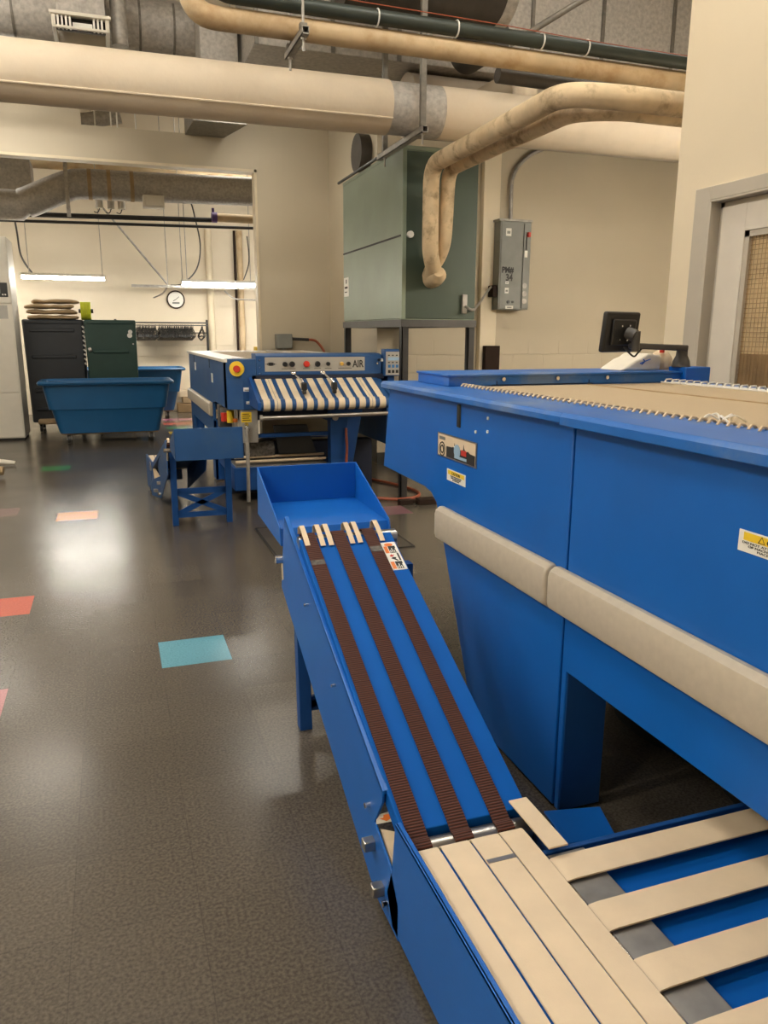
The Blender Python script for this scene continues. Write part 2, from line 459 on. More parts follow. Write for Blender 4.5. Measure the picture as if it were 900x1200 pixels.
# right-hand wall, with the doorway
DY0, DY1, DZ = 2.46, 3.455, 2.107
w = MB()
w.box(3.0, 3.2, DY1, 3.74, 0, H); w.box(3.0, 3.2, DY0, DY1, DZ, H); w.box(3.0, 3.2, -3.2, DY0, 0, H)
struct(w, 'wall_right', 'wall_p')
struct(MB().box(3.2, 8, 3.59, 3.74, 0, H), 'wall_partition', 'wall_p')
fr = MB()
fr.box(2.985, 3.0, DY1, DY1 + .11, 0, DZ + .067); fr.box(2.985, 3.0, DY0 - .11, DY0, 0, DZ + .067); fr.box(2.985, 3.0, DY0, DY1, DZ, DZ + .067)
fr.box(2.985, 3.19, DY1 - .012, DY1, 0, DZ); fr.box(2.985, 3.19, DY0, DY0 + .012, 0, DZ); fr.box(2.985, 3.19, DY0, DY1, DZ - .012, DZ)
fr.box(3.05, 3.075, DY1 - .045, DY1 - .012, 0, DZ - .012); fr.box(3.05, 3.075, DY0 + .012, DY1 - .012, DZ - .04, DZ - .012)
struct(fr, 'trim_2', 'trim', bevel=.003)
G = dict(y0=2.62, y1=3.24, z0=1.0, z1=1.935)
d = MB()
d.box(3.03, 3.075, G['y1'], DY1 - .05, .01, DZ - .04); d.box(3.03, 3.075, DY0 + .02, G['y0'], .01, DZ - .04)
d.box(3.03, 3.075, G['y0'], G['y1'], .01, G['z0']); d.box(3.03, 3.075, G['y0'], G['y1'], G['z1'], DZ - .04)
door = struct(d, 'door_1', 'doorp', bevel=.002)
bd = MB()
for a, b_, c, e in ((G['y1'] - .03, G['y1'], G['z0'], G['z1']), (G['y0'], G['y0'] + .03, G['z0'], G['z1']), (G['y0'], G['y1'], G['z1'] - .03, G['z1']), (G['y0'], G['y1'], G['z0'], G['z0'] + .03)):
    bd.box(3.036, 3.07, a, b_, c, e)
bd.build('glazing_bead', 'trim', door)
wr = MB()
y = G['y0'] + .04
while y < G['y1'] - .03:
    wr.box(3.049, 3.0505, y, y + .0028, G['z0'] + .03, G['z1'] - .03); y += .0235
z = G['z0'] + .04
while z < G['z1'] - .03:
    wr.box(3.0505, 3.052, G['y0'] + .03, G['y1'] - .03, z, z + .0028); z += .0235
wr.build('wire_grid', 'wood', door)
MB().box(3.062, 3.068, G['y0'] + .01, G['y1'] - .01, G['z0'] + .01, G['z1'] - .01).build('backing_board', 'board', door)
MB().box(3.056, 3.062, G['y0'] + .01, G['y1'] - .01, G['z0'] + .01, 1.335).box(3.053, 3.056, G['y0'] + .01, G['y1'] - .01, 1.18, 1.20).build('cover_board', 'wood', door, bevel=.002)

# ------------------------------------------------------------------ near folding machine
U, W = (0, -1, 0), (0, 0, 1)          # on its aisle panel: right and up as seen from the aisle
fm = thing('folding_machine', 'large blue folding machine with two cream bumpers, nearest the doorway', 'machine', (1.85, 1.7, 0))
X0 = 1.19
MB().prism([(1.825, .012), (1.825, 1.19), (3.335, 1.19), (3.418, .815), (2.90, .812), (2.83, .80), (2.775, .77), (2.745, .72), (2.39, .012)], 'x', X0, X0 + .03).build('side_panel', 'blue', fm, bevel=.004)
MB().prism([(1.814, .012), (1.814, 1.19), (.05, 1.19), (.05, .012), (.20, .012), (.20, .468), (1.79, .468), (1.79, .012)], 'x', X0, X0 + .03).build('side_panel', 'blue', fm, bevel=.003)
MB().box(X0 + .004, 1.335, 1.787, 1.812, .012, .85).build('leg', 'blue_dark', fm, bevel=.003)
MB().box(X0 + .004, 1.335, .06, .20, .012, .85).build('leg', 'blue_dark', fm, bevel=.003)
MB().box(2.52, 2.55, .05, 3.35, .45, 1.19).box(2.50, 2.55, 2.65, 2.95, .012, .45).box(2.5, 2.55, .06, .2, .012, .45).build('side_panel', 'blue', fm, bevel=.003)
MB().box(X0 + .03, 2.52, .10, 3.30, .835, 1.175).build('chassis', 'navy', fm)
MB().prism([(3.30, .83), (3.335, 1.19), (3.36, 1.19), (3.43, .83)], 'x', X0 + .03, 2.52).build('end_panel', 'blue', fm)
# rims
rim = [(1.158, 1.188), (1.158, 1.206), (1.166, 1.217), (1.40, 1.217), (1.40, 1.20), (1.19, 1.188)]
MB().prism(rim, 'y', 1.848, 3.37).build('rim_cover', 'blue_dusty', fm, bevel=.003)
MB().prism([(1.150, 1.184), (1.150, 1.208), (1.16, 1.220), (1.40, 1.220), (1.40, 1.20), (1.19, 1.184)], 'y', .04, 1.838).build('rim_cover', 'blue_dusty', fm, bevel=.003)
MB().box(2.395, 2.56, .04, 3.37, 1.188, 1.215).build('rim_cover', 'blue_dusty', fm, bevel=.003)
MB().box(1.40, 2.395, 2.93, 3.37, 1.188, 1.2165).build('end_cover', 'blue_dusty', fm, bevel=.003)
box = MB().box(1.302, 2.46, 2.93, 3.27, 1.217, 1.262).box(1.296, 2.468, 2.922, 3.278, 1.256, 1.266).build('box_cover', 'blue_dusty', fm, bevel=.003)
MB().box(1.50, 1.99, 2.926, 2.931, 1.219, 1.2215).box(1.52, 1.522, 2.927, 2.931, 1.219, 1.236).box(1.97, 1.972, 2.927, 2.931, 1.219, 1.236).build('seam', 'navy', box)
for x in (1.55, 1.81, 2.06):
    MB().tube([(x, 2.931, 1.244), (x, 2.920, 1.244)], .0085, 10).build('screw', 'chrome', box, smooth=True)
MB().box(2.462, 2.60, 2.90, 3.02, 1.20, 1.284).build('mount_block', 'blue', fm, bevel=.004)
# tape bed with its laced edges
MB().box(1.372, 2.345, .08, 2.925, 1.180, 1.2155).build('tape_bed', 'mesh', fm)
MB().box(1.945, 1.951, .08, 2.9, 1.2155, 1.2195).build('bed_lacing', 'linen', fm)
lc = MB(); y = .15; k = 0
while y < 2.93:
    lc.tube([(1.345, y, 1.219), (1.357, y + .004, 1.228), (1.375, y + .012, 1.226), (1.388, y + .016, 1.218)], .0038, 6); y += .032
lc.tube([(1.388, .1, 1.2185), (1.388, 2.93, 1.2185)], .0035, 6)
lc.build('edge_lacing', 'beltb', fm, smooth=True)
lc = MB(); y = .15
while y < 2.93:
    lc.tube([(2.345, y, 1.219), (2.36, y + .006, 1.232), (2.395, y + .016, 1.232), (2.41, y + .02, 1.217)], .004, 6); y += .045
lc.tube([(2.347, .1, 1.219), (2.347, 2.92, 1.219)], .004, 6); lc.tube([(2.408, .1, 1.2185), (2.408, 2.92, 1.2185)], .004, 6)
lc.build('edge_lacing', 'label', fm, smooth=True)
kn = MB()
for i in range(5):
    a = i * 1.3
    kn.tube(smoothpath([(1.42, 1.53, 1.22), (1.42 + .03 * math.cos(a), 1.53 + .03 * math.sin(a), 1.235), (1.42 + .06 * math.cos(a + .5), 1.53 + .05 * math.sin(a + .5), 1.219)], 4), .003, 6)
kn.build('cord_knot', 'label', fm, smooth=True)
# bumpers
def bumper(name, y0, y1, parent, x0, fn=None):
    p = [(x0 + .003, .775), (x0 - .02, .775), (x0 - .037, .762), (x0 - .042, .745), (x0 - .042, .668), (x0 - .037, .652), (x0 - .02, .64), (x0 + .003, .64)]
    return MB().prism(p, 'y', y0, y1).build('bumper', 'cream', parent, bevel=.012, seg=3)
bumper('b', 1.868, 2.70, fm, X0); bumper('b', .05, 1.858, fm, X0)
# slot latch and screws
MB().box(X0 - .006, X0 + .002, 2.561, 2.589, 1.093, 1.178).build('latch', 'black', fm, bevel=.004)
for (yy, zz) in ((2.433, 1.094), (2.342, 1.105), (2.342, 1.151)):
    MB().tube([(X0 + .001, yy, zz), (X0 - .004, yy, zz)], .006, 10).build('screw', 'label', fm, smooth=True)  # plain white stands for the glint on the shiny screws
# nameplate
npl = plate('nameplate', (X0, 2.764, .965), U, W, .345, .091, 'steel', fm, .003)
nx = X0 - .003
def onp(y, z, w_, h_, name, m, par=None, th=.0008): return plate(name, (nx, y, z), U, W, w_, h_, m, par or npl, th)
onp(2.757, .970, .331, .081, 'face', 'beltb')
nx -= .0008
sk = [(0, .005), (0, .045), (.05, .047), (.062, .05), (.07, .05), (.073, .066), (.076, .05), (.085, .048), (.10, .054), (.118, .047), (.135, .045), (.15, .052), (.153, .07), (.158, .055), (.175, .046), (.19, .05), (.205, .044), (.248, .042), (.248, .005)]
MB().poly([(nx, 2.676 - a, .966 + b) for a, b in sk], (-.0008, 0, 0)).build('skyline_print', 'ink', npl)
rg = MB()
for r_, t_ in ((.026, .004), (.014, .005)):
    rg.tube([(nx, 2.717 + r_ * math.cos(a * PI / 12), .995 + r_ * math.sin(a * PI / 12)) for a in range(25)], t_ * .6, 6)
rg.build('round_emblem', 'ink', npl)
onp(2.745, 1.031, .055, .012, 'emblem_band', 'greybox')
nx -= .0009
MB().poly([(nx, 2.61, 1.02), (nx, 2.575, 1.025), (nx, 2.585, .985)], (-.0006, 0, 0)).build('print_wedge', 'label', npl)
MB().poly([(nx, 2.578 + .028 * math.cos(a * PI / 8), 1.004 + .026 * math.sin(a * PI / 8)) for a in range(16)], (-.0007, 0, 0)).build('print_disc', 'sky_lbl', npl)
onp(2.543, .995, .045, .02, 'print_block', 'red')
onp(2.60, .977, .105, .010, 'print_band', 'sky_lbl')
# caution labels
def caution(y0, z0, w_, h_, lines, par, head, xf=X0):
    l = plate('caution_label', (xf, y0, z0), U, W, w_, h_, 'label', par, .0012)
    b = plate('header', (xf - .0012, y0 - w_ * .06, z0 + h_ * .55), U, W, w_ * .88, h_ * .37, 'yellow', l, .0004)
    if head:
        text('lettering', 'CAUTION', (xf - .0017, 1.127, z0 + h_ * .60), U, W, h_ * .36, 'ink', l, 'LEFT', 1.15, bold=.0004)
    else:
        text('lettering', 'CAUTION', (xf - .0017, y0 - w_ * .5, z0 + h_ * .61), U, W, h_ * .34, 'ink', l, 'CENTER', 1.1)
    for i, t in enumerate(lines):
        text('lettering', t, (xf - .0013, y0 - w_ * .5, z0 + h_ * (.40 - .145 * i)), U, W, h_ * .15, 'ink', l, 'CENTER', 1.7 if head else 1.12)
    return l
caution(2.673, .882, .166, .044, ['DO NOT OPERATE MACHINE', 'WITH GUARDS REMOVED', 'OR DOORS OPEN'], fm, False)
cl = caution(1.20, .9985, .215, .0445, ['DO NOT ATTEMPT LUBRICATION OR', 'OF MACHINE WHILE RUNNING', 'MACHINE MAY START'], fm, True)
tr = [(X0 - .0018, 1.148, 1.0255), (X0 - .0018, 1.132, 1.0255), (X0 - .0018, 1.140, 1.0385)]
MB().tube(tr + [tr[0]], .0009, 6).build('warning_triangle', 'ink', cl)
# foot plate
MB().hexa([(1.10, 1.60, .045), (1.25, 1.585, .045), (1.275, 1.70, .06), (1.105, 1.735, .06), (1.10, 1.60, .051), (1.25, 1.585, .051), (1.275, 1.70, .066), (1.105, 1.735, .066)]).box(1.12, 1.24, 1.64, 1.72, .0, .05).build('foot_plate', 'blue', fm, bevel=.002)
MB().box(1.17, 1.29, 1.47, 1.575, .0, .045).build('foot_plate', 'blue', fm, bevel=.008)

# ------------------------------------------------------------------ cross conveyor under the near machine
cc = thing('cross_conveyor', 'low cross conveyor of wide cream belts over a blue bed, running under the near machine', 'conveyor', (1.6, .75, 0))
MB().box(.842, 2.40, .25, 1.315, .20, .268).build('bed', 'blue_deck', cc)
MB().box(.842, 2.40, 1.305, 1.318, .12, .292).build('side_rail', 'blue_dark', cc, bevel=.002)
MB().box(.842, 2.40, .24, .252, .12, .292).build('side_rail', 'blue_dark', cc, bevel=.002)
MB().prism([(.836, .272), (.836, .281), (.842, .289), (.94, .289), (.94, .262), (.85, .262)], 'y', .255, 1.302).build('nose_plate', 'steel_plate', cc, bevel=.002)
MB().tube([(.843, .255, .2865), (.843, 1.3, .2865)], .0035, 8).build('edge_rod', 'chrome', cc, smooth=True)
for xx in (.95, 2.3):
    for yy in (.32, 1.24):
        MB().box(xx, xx + .05, yy, yy + .05, 0, .2).build('leg', 'blue_dark', cc)
for i in range(7):
    y0 = 1.207 - .1485 * i
    MB().ribbon([(.86, y0, .246), (.842, y0, .252), (.832, y0, .265), (.830, y0, .278), (.834, y0, .288), (.842, y0, .2935), (.86, y0, .2955), (1.2, y0, .2955), (2.38, y0, .2955)], (0, 1, 0), .0745, .004).build('belt', 'beltb', cc, smooth=True)

# ------------------------------------------------------------------ inclined return conveyor (built once, mirrored for the far machine)
def conveyor(root, f, hop, flat_end, far=False):
    B = lambda: MB(f)
    HB = lambda: MB(hop)
    sl = math.tan(math.radians(24.1))
    pz = lambda y: .400 + (y - 1.666) * sl
    # outer side plates
    B().prism([(2.644, .791), (2.655, .772), (2.70, .60), (2.726, .50), (1.617, .022), (1.45, .022), (1.45, .12), (1.50, .178), (1.628, .226), (1.568, .318), (1.565, .352)], 'x', .545, .552).build('side_plate', 'blue', root, bevel=.002)
    g = [(2.644, .791), (1.566, .352), (1.566, .341), (2.644, .780)]
    B().prism(g, 'x', .545, .562).build('guard_lip', 'blue', root, bevel=.002)
    B().prism([(1.476, .324), (flat_end, .324), (flat_end, .03), (1.49, .03), (1.53, .10), (1.497, .18)], 'x', .545, .552).build('side_plate', 'blue', root, bevel=.002)
    B().box(.545, .560, flat_end, 1.476, .314, .324).build('guard_lip', 'blue', root, bevel=.002)
    B().prism([(1.66, .17), (1.635, .20), (1.485, .29), (1.46, .24), (1.50, .12)], 'x', .556, .5595).build('inner_guard', 'beltb', root)
    B().box(.566, .835, flat_end, 1.385, .14, .298).build('bed', 'blue', root)
    # inclined deck
    dk = [(2.46, pz(2.46) - .004), (1.46, pz(1.46) - .004), (1.46, pz(1.46) - .05), (2.46, pz(2.46) - .05)]
    B().prism(dk, 'x', .556, .883).build('deck', 'blue_deck', root, bevel=.002)
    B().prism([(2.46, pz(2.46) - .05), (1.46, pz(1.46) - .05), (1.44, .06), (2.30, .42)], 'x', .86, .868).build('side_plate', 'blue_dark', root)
    # rollers
    B().tube([(.556, 2.478, pz(2.478) - .034), (.905, 2.478, pz(2.478) - .034)], .027, 18).build('roller', 'steel', root, smooth=True)
    B().box(.884, .908, 2.455, 2.50, pz(2.478) - .06, pz(2.478) - .012).build('roller_block', 'label', root, bevel=.003)
    B().tube([(.556, 1.432, .268), (.87, 1.432, .268)], .027, 20).build('roller', 'steel', root, smooth=True)
    for (a, b) in ((.566, .613), (.670, .717), (.780, .824)):
        lo, hi = 1.432, 2.478
        path = [(a, hi + .03 * math.sin(t), pz(hi) - .034 + .0335 * math.cos(t)) for t in (2.2, 1.6, 1.0, .5)]
        path += [(a, hi, pz(hi) + .0005), (a, 2.0, pz(2.0) + .0005), (a, 1.55, pz(1.55) + .0005), (a, 1.47, pz(1.47))]
        path += [(a, lo - .029 * math.sin(t), .268 + .029 * math.cos(t)) for t in (-.3, .1, .6, 1.2, 1.7)]
        B().ribbon(path, (1, 0, 0), b - a, .0035).build('ribbed_belt', 'brownbelt', root)
    if not far:
        B().prism([(2.345, pz(2.345) + .001), (2.325, pz(2.325) + .001), (2.325, pz(2.325) + .005), (2.345, pz(2.345) + .005)], 'x', .567, .612).build('belt_splice', 'lint', root)
        B().prism([(2.385, pz(2.385) + .001), (2.36, pz(2.36) + .001), (2.36, pz(2.36) + .005), (2.385, pz(2.385) + .005)], 'x', .781, .823).build('belt_splice', 'lint', root)
    # strips that bridge from tray to deck
    for x in (.567, .619, .648, .722, .750, .829):
        y0 = 2.50
        path = [(x, 2.53, pz(2.478) - .012), (x, 2.525, pz(2.478) + .012), (x, 2.505, pz(2.478) + .022), (x, 2.475, pz(2.46) + .017), (x, 2.44, pz(2.44) + .007), (x, 2.412, pz(2.412) + .001)]
        B().ribbon(path, (1, 0, 0), .017, .002).build('bridge_strip', 'beltb', root, smooth=True)
    # flat cream belts
    fb = ((.563, .6155), (.6225, .6915), (.6970, .766), (.7700, .829))
    for i, (a, b) in enumerate(fb):
        r_ = [(a, 1.388 + .012, .272), (a, 1.402, .288), (a, 1.397, .299), (a, 1.388, .3045), (a, 1.36, .306), (a, flat_end, .306)]
        B().ribbon(r_, (1, 0, 0), b - a, -.004 if not far else .004).build('flat_belt', 'beltb', root, smooth=True)
    if not far:
        B().box(.698, .765, 1.30, 1.312, .3055, .3075).build('belt_splice', 'steel', root)
    # cream side strip
    B().hexa([(.838, 1.472, .318), (.886, 1.472, .318), (.886, 1.285, .318), (.838, 1.285, .318), (.838, 1.472, .322), (.886, 1.472, .322), (.886, 1.285, .322), (.838, 1.285, .322)]).build('edge_strip', 'beltb', root)
    B().box(.884, .888, 1.325, 1.47, .12, .318).build('side_plate', 'blue_dark', root)
    # adjusters
    for (y, z) in ((1.63, .165), (1.56, .085)):
        B().box(.515, .547, y - .014, y + .014, z - .014, z + .014).build('adjuster_block', 'steel', root, bevel=.003)
    for (y, z, r_) in ((1.665, .252, .008), (1.60, .062, .014), (1.525, .07, .008), (2.30, .575, .006), (1.98, .44, .005)):
        B().tube([(.547, y, z), (.532, y, z)], r_, 10).build('bolt', 'chrome', root, smooth=True)
    # catch tray
    HT = lambda pts, d: HB().poly(pts, d)
    xl, xr = .560, 1.008
    sidep = [(3.27, .867), (3.282, .657), (2.795, .639), (2.815, .707)]
    tray = HB().prism(sidep, 'x', xl, xl + .006).prism(sidep, 'x', xr - .006, xr)
    tray.prism([(3.262, .867), (3.27, .867), (3.282, .657), (3.274, .657)], 'x', xl, xr)
    tray.prism([(3.27, .705), (2.83, .698), (2.80, .640), (2.806, .634), (2.84, .690), (3.27, .697)], 'x', xl + .004, xr - .004)
    tray.prism([(3.28, .663), (2.80, .645), (2.80, .638), (3.28, .656)], 'x', xl + .004, xr - .004)
    tray.build('catch_tray', 'blue', root, bevel=.0015)
    # stand
    sx = (.563, .968)
    for x in sx:
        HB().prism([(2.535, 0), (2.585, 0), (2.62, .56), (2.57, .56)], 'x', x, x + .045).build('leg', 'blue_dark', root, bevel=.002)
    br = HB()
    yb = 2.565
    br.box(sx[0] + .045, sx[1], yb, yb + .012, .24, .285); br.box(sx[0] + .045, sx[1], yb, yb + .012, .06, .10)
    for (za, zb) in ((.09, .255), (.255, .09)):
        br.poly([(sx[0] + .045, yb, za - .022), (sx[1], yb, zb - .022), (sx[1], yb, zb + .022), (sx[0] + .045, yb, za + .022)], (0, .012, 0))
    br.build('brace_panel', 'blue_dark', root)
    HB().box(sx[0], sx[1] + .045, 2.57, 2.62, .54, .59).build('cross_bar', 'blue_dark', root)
    HB().prism([(2.57, .56), (2.62, .56), (2.86, .645), (2.80, .645)], 'x', .60, .64).prism([(2.57, .56), (2.62, .56), (2.86, .645), (2.80, .645)], 'x', .93, .97).build('bracket', 'blue_dark', root)
    HB().tube([(.52, 2.70, .615), (.60, 2.70, .615)], .016, 10).tube([(.545, 2.70, .60), (.545, 2.69, .54)], .007, 8).build('pivot_bolt', 'chrome', root, smooth=True)
    return root

ident = lambda c: (c.x, c.y, c.z)
rc = thing('return_conveyor', 'blue inclined conveyor with three ribbed brown belts and a catch tray, beside the near machine', 'conveyor', (.7, 1.9, 0))
conveyor(rc, ident, ident, -.35)
# printed labels on the deck and the side notch
sl = math.tan(math.radians(24.1)); ca, sa = math.cos(math.radians(24.1)), math.sin(math.radians(24.1))
pz = lambda y: .400 + (y - 1.666) * sl
LU, LV = V((1, 0, 0)), V((0, ca, sa))
def lab(x, y, w_, h_, m, par, name, th, lift):
    n = LU.cross(LV); return plate(name, V((x, y, pz(y) - .004)) + n * lift, LU, LV, w_, h_, m, par, th)
wl = lab(.8255, 2.277, .053, .144, 'label', rc, 'warning_label', .0012, 0)
n_ = LU.cross(LV)
def lp(a, b): b *= .91; return V((.8265 + a * 1.1, 2.277, pz(2.277) - .004)) + LV * b + n_ * .0013
MB().poly([lp(.023 + .014 * math.cos(t * PI / 8), .143 + .009 * math.sin(t * PI / 8)) for t in range(16)], n_ * .0004).build('print_oval', 'orange', wl)
for (a, b, w_, h_, m) in ((.004, .095, .013, .036, 'orange'), (.018, .095, .025, .036, 'ink'), (.004, .006, .013, .036, 'orange'), (.018, .006, .025, .036, 'ink'), (.036, .05, .006, .038, 'ink')):
    q = lp(a, b); MB().poly([q, q + LU * w_, q + LU * w_ + LV * h_, q + LV * h_], n_ * .0004).build('print_block', m, wl)
for b0 in (.095, .006):
    bars = MB()
    for i in range(4):
        q = lp(.020 + i * .006, b0 + .002) + n_ * .0005; bars.poly([q, q + LU * .0028, q + LU * .0028 + LV * (.012 + .010 * (i % 2)), q + LV * (.012 + .010 * (i % 2))], n_ * .0003)
    bars.build('print_bars', 'label', wl)
MB().poly([lp(*p) for p in ((.012, .065), (.02, .058), (.03, .048), (.033, .052), (.026, .062), (.03, .068), (.02, .072))], n_ * .0004).build('print_figure', 'ink', wl)
MB().poly([lp(*p) for p in ((.010, .078), (.016, .072), (.022, .076), (.027, .086), (.021, .082), (.018, .088))], n_ * .0004).build('print_burst', 'red', wl)
# label and inner flap at the notch
nl = MB().poly([(.549, 1.622, .223), (.579, 1.548, .276), (.579, 1.562, .297), (.549, 1.622, .248)], (-.001, -.002, .002)).build('arrow_label', 'label', rc)
def np_(a, b):
    p0, p1, p2 = V((.549, 1.622, .223)), V((.579, 1.548, .276)), V((.549, 1.622, .248))
    return p0 + (p1 - p0) * a + (p2 - p0) * b + V((-.0012, -.0023, .0023))
MB().poly([np_(*p) for p in ((.5, .12), (.85, .55), (.66, .55), (.66, .88), (.34, .88), (.34, .55), (.15, .55))], (-.0005, -.001, .001)).build('arrow_print', 'orange', nl)
sl_ = MB().poly([(.5655, 1.667, .354), (.5655, 1.569, .28), (.5655, 1.527, .312), (.5655, 1.634, .373)], (-.0012, 0, 0)).build('side_label', 'label', rc)
MB().poly([(.5643, 1.60, .308), (.5643, 1.572, .287), (.5643, 1.545, .308), (.5643, 1.578, .328)], (-.0006, 0, 0)).build('print_block', 'orange', sl_)
# ------------------------------------------------------------------ far conveyor
cdx, cc_ = -.285, 8.45
clamp = lambda t: min(1, max(0, t))
fmap = lambda c: (c.x - .215 - .085 * clamp((1.62 - c.y) / .2), cc_ - c.y, c.z * (1 - .16 * clamp((c.y - 1.5) / 1.0)))
hmap = lambda c: (c.x - .207, 8.45 - c.y, c.z - .05 * min(1, max(0, (c.y - 2.4) / .8)) if c.z > .3 else c.z)
rf = thing('return_conveyor', 'blue inclined conveyor seen from behind its tray, standing before the distant folding machine', 'conveyor', (.5, 6.4, 0))
conveyor(rf, fmap, hmap, .98, True)
MB().tube([(.28, 7.25, .13), (.28, 7.25, .05)], .02, 8).tube([(.255, 7.25, .035), (.275, 7.25, .035)], .035, 14).build('caster', 'rubber', rf, smooth=True)

# ------------------------------------------------------------------ far folding machine
ff = thing('folding_machine', 'blue folding machine with grey control panel and striped infeed belts', 'machine', (1.6, 8.0, 0))
F0 = .90
MB().prism([(6.60, 1.19), (9.82, 1.19), (9.82, .015), (9.55, .015), (9.55, .468), (7.80, .468), (7.80, .015), (7.62, .015), (7.62, .775), (7.42, .80), (6.60, .80)], 'x', F0, F0 + .03).build('side_panel', 'blue', ff, bevel=.004)
MB().box(F0 + .004, 1.02, 7.62, 7.80, .015, .6).build('leg', 'blue_dark', ff); MB().box(F0 + .004, 1.02, 9.56, 9.80, .015, .6).build('leg', 'blue_dark', ff)
MB().box(2.31, 2.335, 6.55, 9.82, .45, 1.19).build('side_panel', 'blue', ff)
MB().box(.935, 2.31, 6.75, 9.80, .80, 1.18).build('chassis', 'navy', ff)
MB().box(.935, 2.32, 9.79, 9.82, .50, 1.19).build('end_panel', 'blue', ff)
bumper('b', 7.62, 9.79, ff, F0)
tp = MB().box(.88, 1.10, 6.59, 9.85, 1.19, 1.217).box(2.20, 2.335, 6.50, 9.85, 1.19, 1.217).box(1.10, 2.20, 9.5, 9.85, 1.19, 1.217)
tp.build('rim_cover', 'white', ff, bevel=.003)
MB().box(1.10, 2.20, 6.6, 9.5, 1.185, 1.211).build('tape_bed', 'mesh', ff)
MB().box(1.75, 2.24, 6.62, 6.74, 1.212, 1.25).box(1.75, 1.80, 6.70, 9.3, 1.212, 1.235).build('guide_bar', 'steel', ff, bevel=.004)
# angled corner with the stop button
cp = MB().prism([(F0, 6.60), (1.02, 6.50), (1.135, 6.50), (1.135, 6.75), (F0, 6.75)], 'z', .80, 1.217).build('corner_panel', 'blue', ff, bevel=.003)
eb = MB().tube([(.985, 6.53, 1.14), (.975, 6.512, 1.14)], .062, 24).build('stop_plate', 'yellow', ff, smooth=True)
MB().tube([(.982, 6.52, 1.14), (.972, 6.485, 1.14)], .029, 16).build('stop_button', 'red', eb, smooth=True)
for (x, z, w_, h_) in ((1.025, .955, .07, .032), (1.045, .848, .04, .024)):
    l = plate('notice_label', (x, 6.50, z), (1, 0, 0), W, w_, h_, 'label', ff, .002)
    MB().box(x + .008, x + w_ - .008, 6.4974, 6.498, z + .006, z + h_ * .45).build('print', 'greybox', l)
for (yy, zz) in ((9.15, 1.08), (7.62, 1.03)):
    plate('notice_label', (F0, yy, zz - .06), U, W, .11, .085, 'label', ff, .002)
for yy in (9.2, 7.75):
    MB().box(F0 - .003, F0 + .002, yy - .012, yy + .012, 1.10, 1.185).build('latch', 'black', ff)
# console beam with panel
con = MB().prism([(6.50, 1.085), (6.50, 1.245), (6.55, 1.262), (6.72, 1.262), (6.72, 1.085)], 'x', 1.137, 2.24).build('console', 'blue', ff, bevel=.004)
pan = plate('control_panel', (1.21, 6.50, 1.115), (1, 0, 0), W, .875, .117, 'greyp', ff, .003)
fx = lambda px: 1.205 + (px - 308) * (.886 / 118)
for (px, r_, m, nm) in ((331.2, .021, 'black', 'knob'), (339.5, .024, 'black', 'gauge'), (356, .027, 'red', 'push_button'), (368.9, .024, 'black', 'knob'), (381.3, .018, 'black', 'knob'), (397.3, .017, 'gold', 'indicator_lamp'), (405.5, .018, 'black', 'knob')):
    k = MB().tube([(fx(px), 6.498, 1.175), (fx(px), 6.485, 1.175), (fx(px), 6.472, 1.175)], [r_, r_, r_ * .8], 18).build(nm, m, pan, smooth=True)
    MB().box(fx(px) - .03, fx(px) + .03, 6.4962, 6.497, 1.135, 1.139).build('print', 'ink', k)
text('lettering', 'AIR', (fx(410.6), 6.497, 1.145), (1, 0, 0), W, .085, 'ink', pan, 'LEFT', .75, bold=.002)
em = MB().tube([(fx(315.4) + .03 * math.cos(a * PI / 10), 6.4965, 1.176 + .012 * math.sin(a * PI / 10)) for a in range(21)], .003, 6)
em.box(fx(315.4) - .045, fx(315.4) + .045, 6.4962, 6.4968, 1.174, 1.178).box(fx(315.4) - .02, fx(315.4) + .02, 6.4962, 6.4968, 1.166, 1.186)
em.build('emblem_print', 'ink', pan)
for (x, z) in ((1.165, 1.21), (1.165, 1.15), (1.165, 1.10), (2.20, 1.175)):
    MB().tube([(x, 6.499, z), (x, 6.492, z)], .008, 8).build('screw', 'chrome', ff, smooth=True)
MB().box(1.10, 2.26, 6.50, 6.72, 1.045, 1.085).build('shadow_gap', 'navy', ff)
# infeed table with belts
MB().prism([(6.52, 1.06), (6.15, .905), (6.15, .84), (6.52, .86)], 'x', 1.10, 2.20).build('infeed_table', 'blue', ff, bevel=.003)
MB().tube([(1.10, 6.15, .868), (2.20, 6.15, .868)], .046, 20).build('roller', 'blue', ff, smooth=True)
for i in range(12):
    a = 1.118 + i * .0886
    path = [(a, 6.50, 1.0525), (a, 6.3, .9695), (a, 6.19, .924)] + [(a, 6.15 - .0475 * math.sin(t), .868 + .0475 * math.cos(t)) for t in (-.35, .1, .6, 1.1, 1.6, 2.1, 2.6, 3.1)]
    if i in (1, 10):
        MB().ribbon(path, (1, 0, 0), .022, .003).build('infeed_belt', 'beltr', ff, smooth=True)
        path = [(p[0] + .026, p[1], p[2]) for p in path]
        MB().ribbon(path, (1, 0, 0), .024, .003).build('infeed_belt', 'beltr', ff, smooth=True)
    else:
        MB().ribbon(path, (1, 0, 0), .053, .003).build('infeed_belt', 'beltr', ff, smooth=True)
MB().prism([(6.50, 1.07), (6.10, .89), (6.10, .83), (6.50, .84)], 'x', 1.07, 1.098).build('cheek_plate', 'blue_dark', ff, bevel=.003)
MB().prism([(6.62, 1.08), (6.10, .90), (6.10, .83), (6.62, .84)], 'x', 2.205, 2.235).build('cheek_plate', 'blue', ff, bevel=.003)
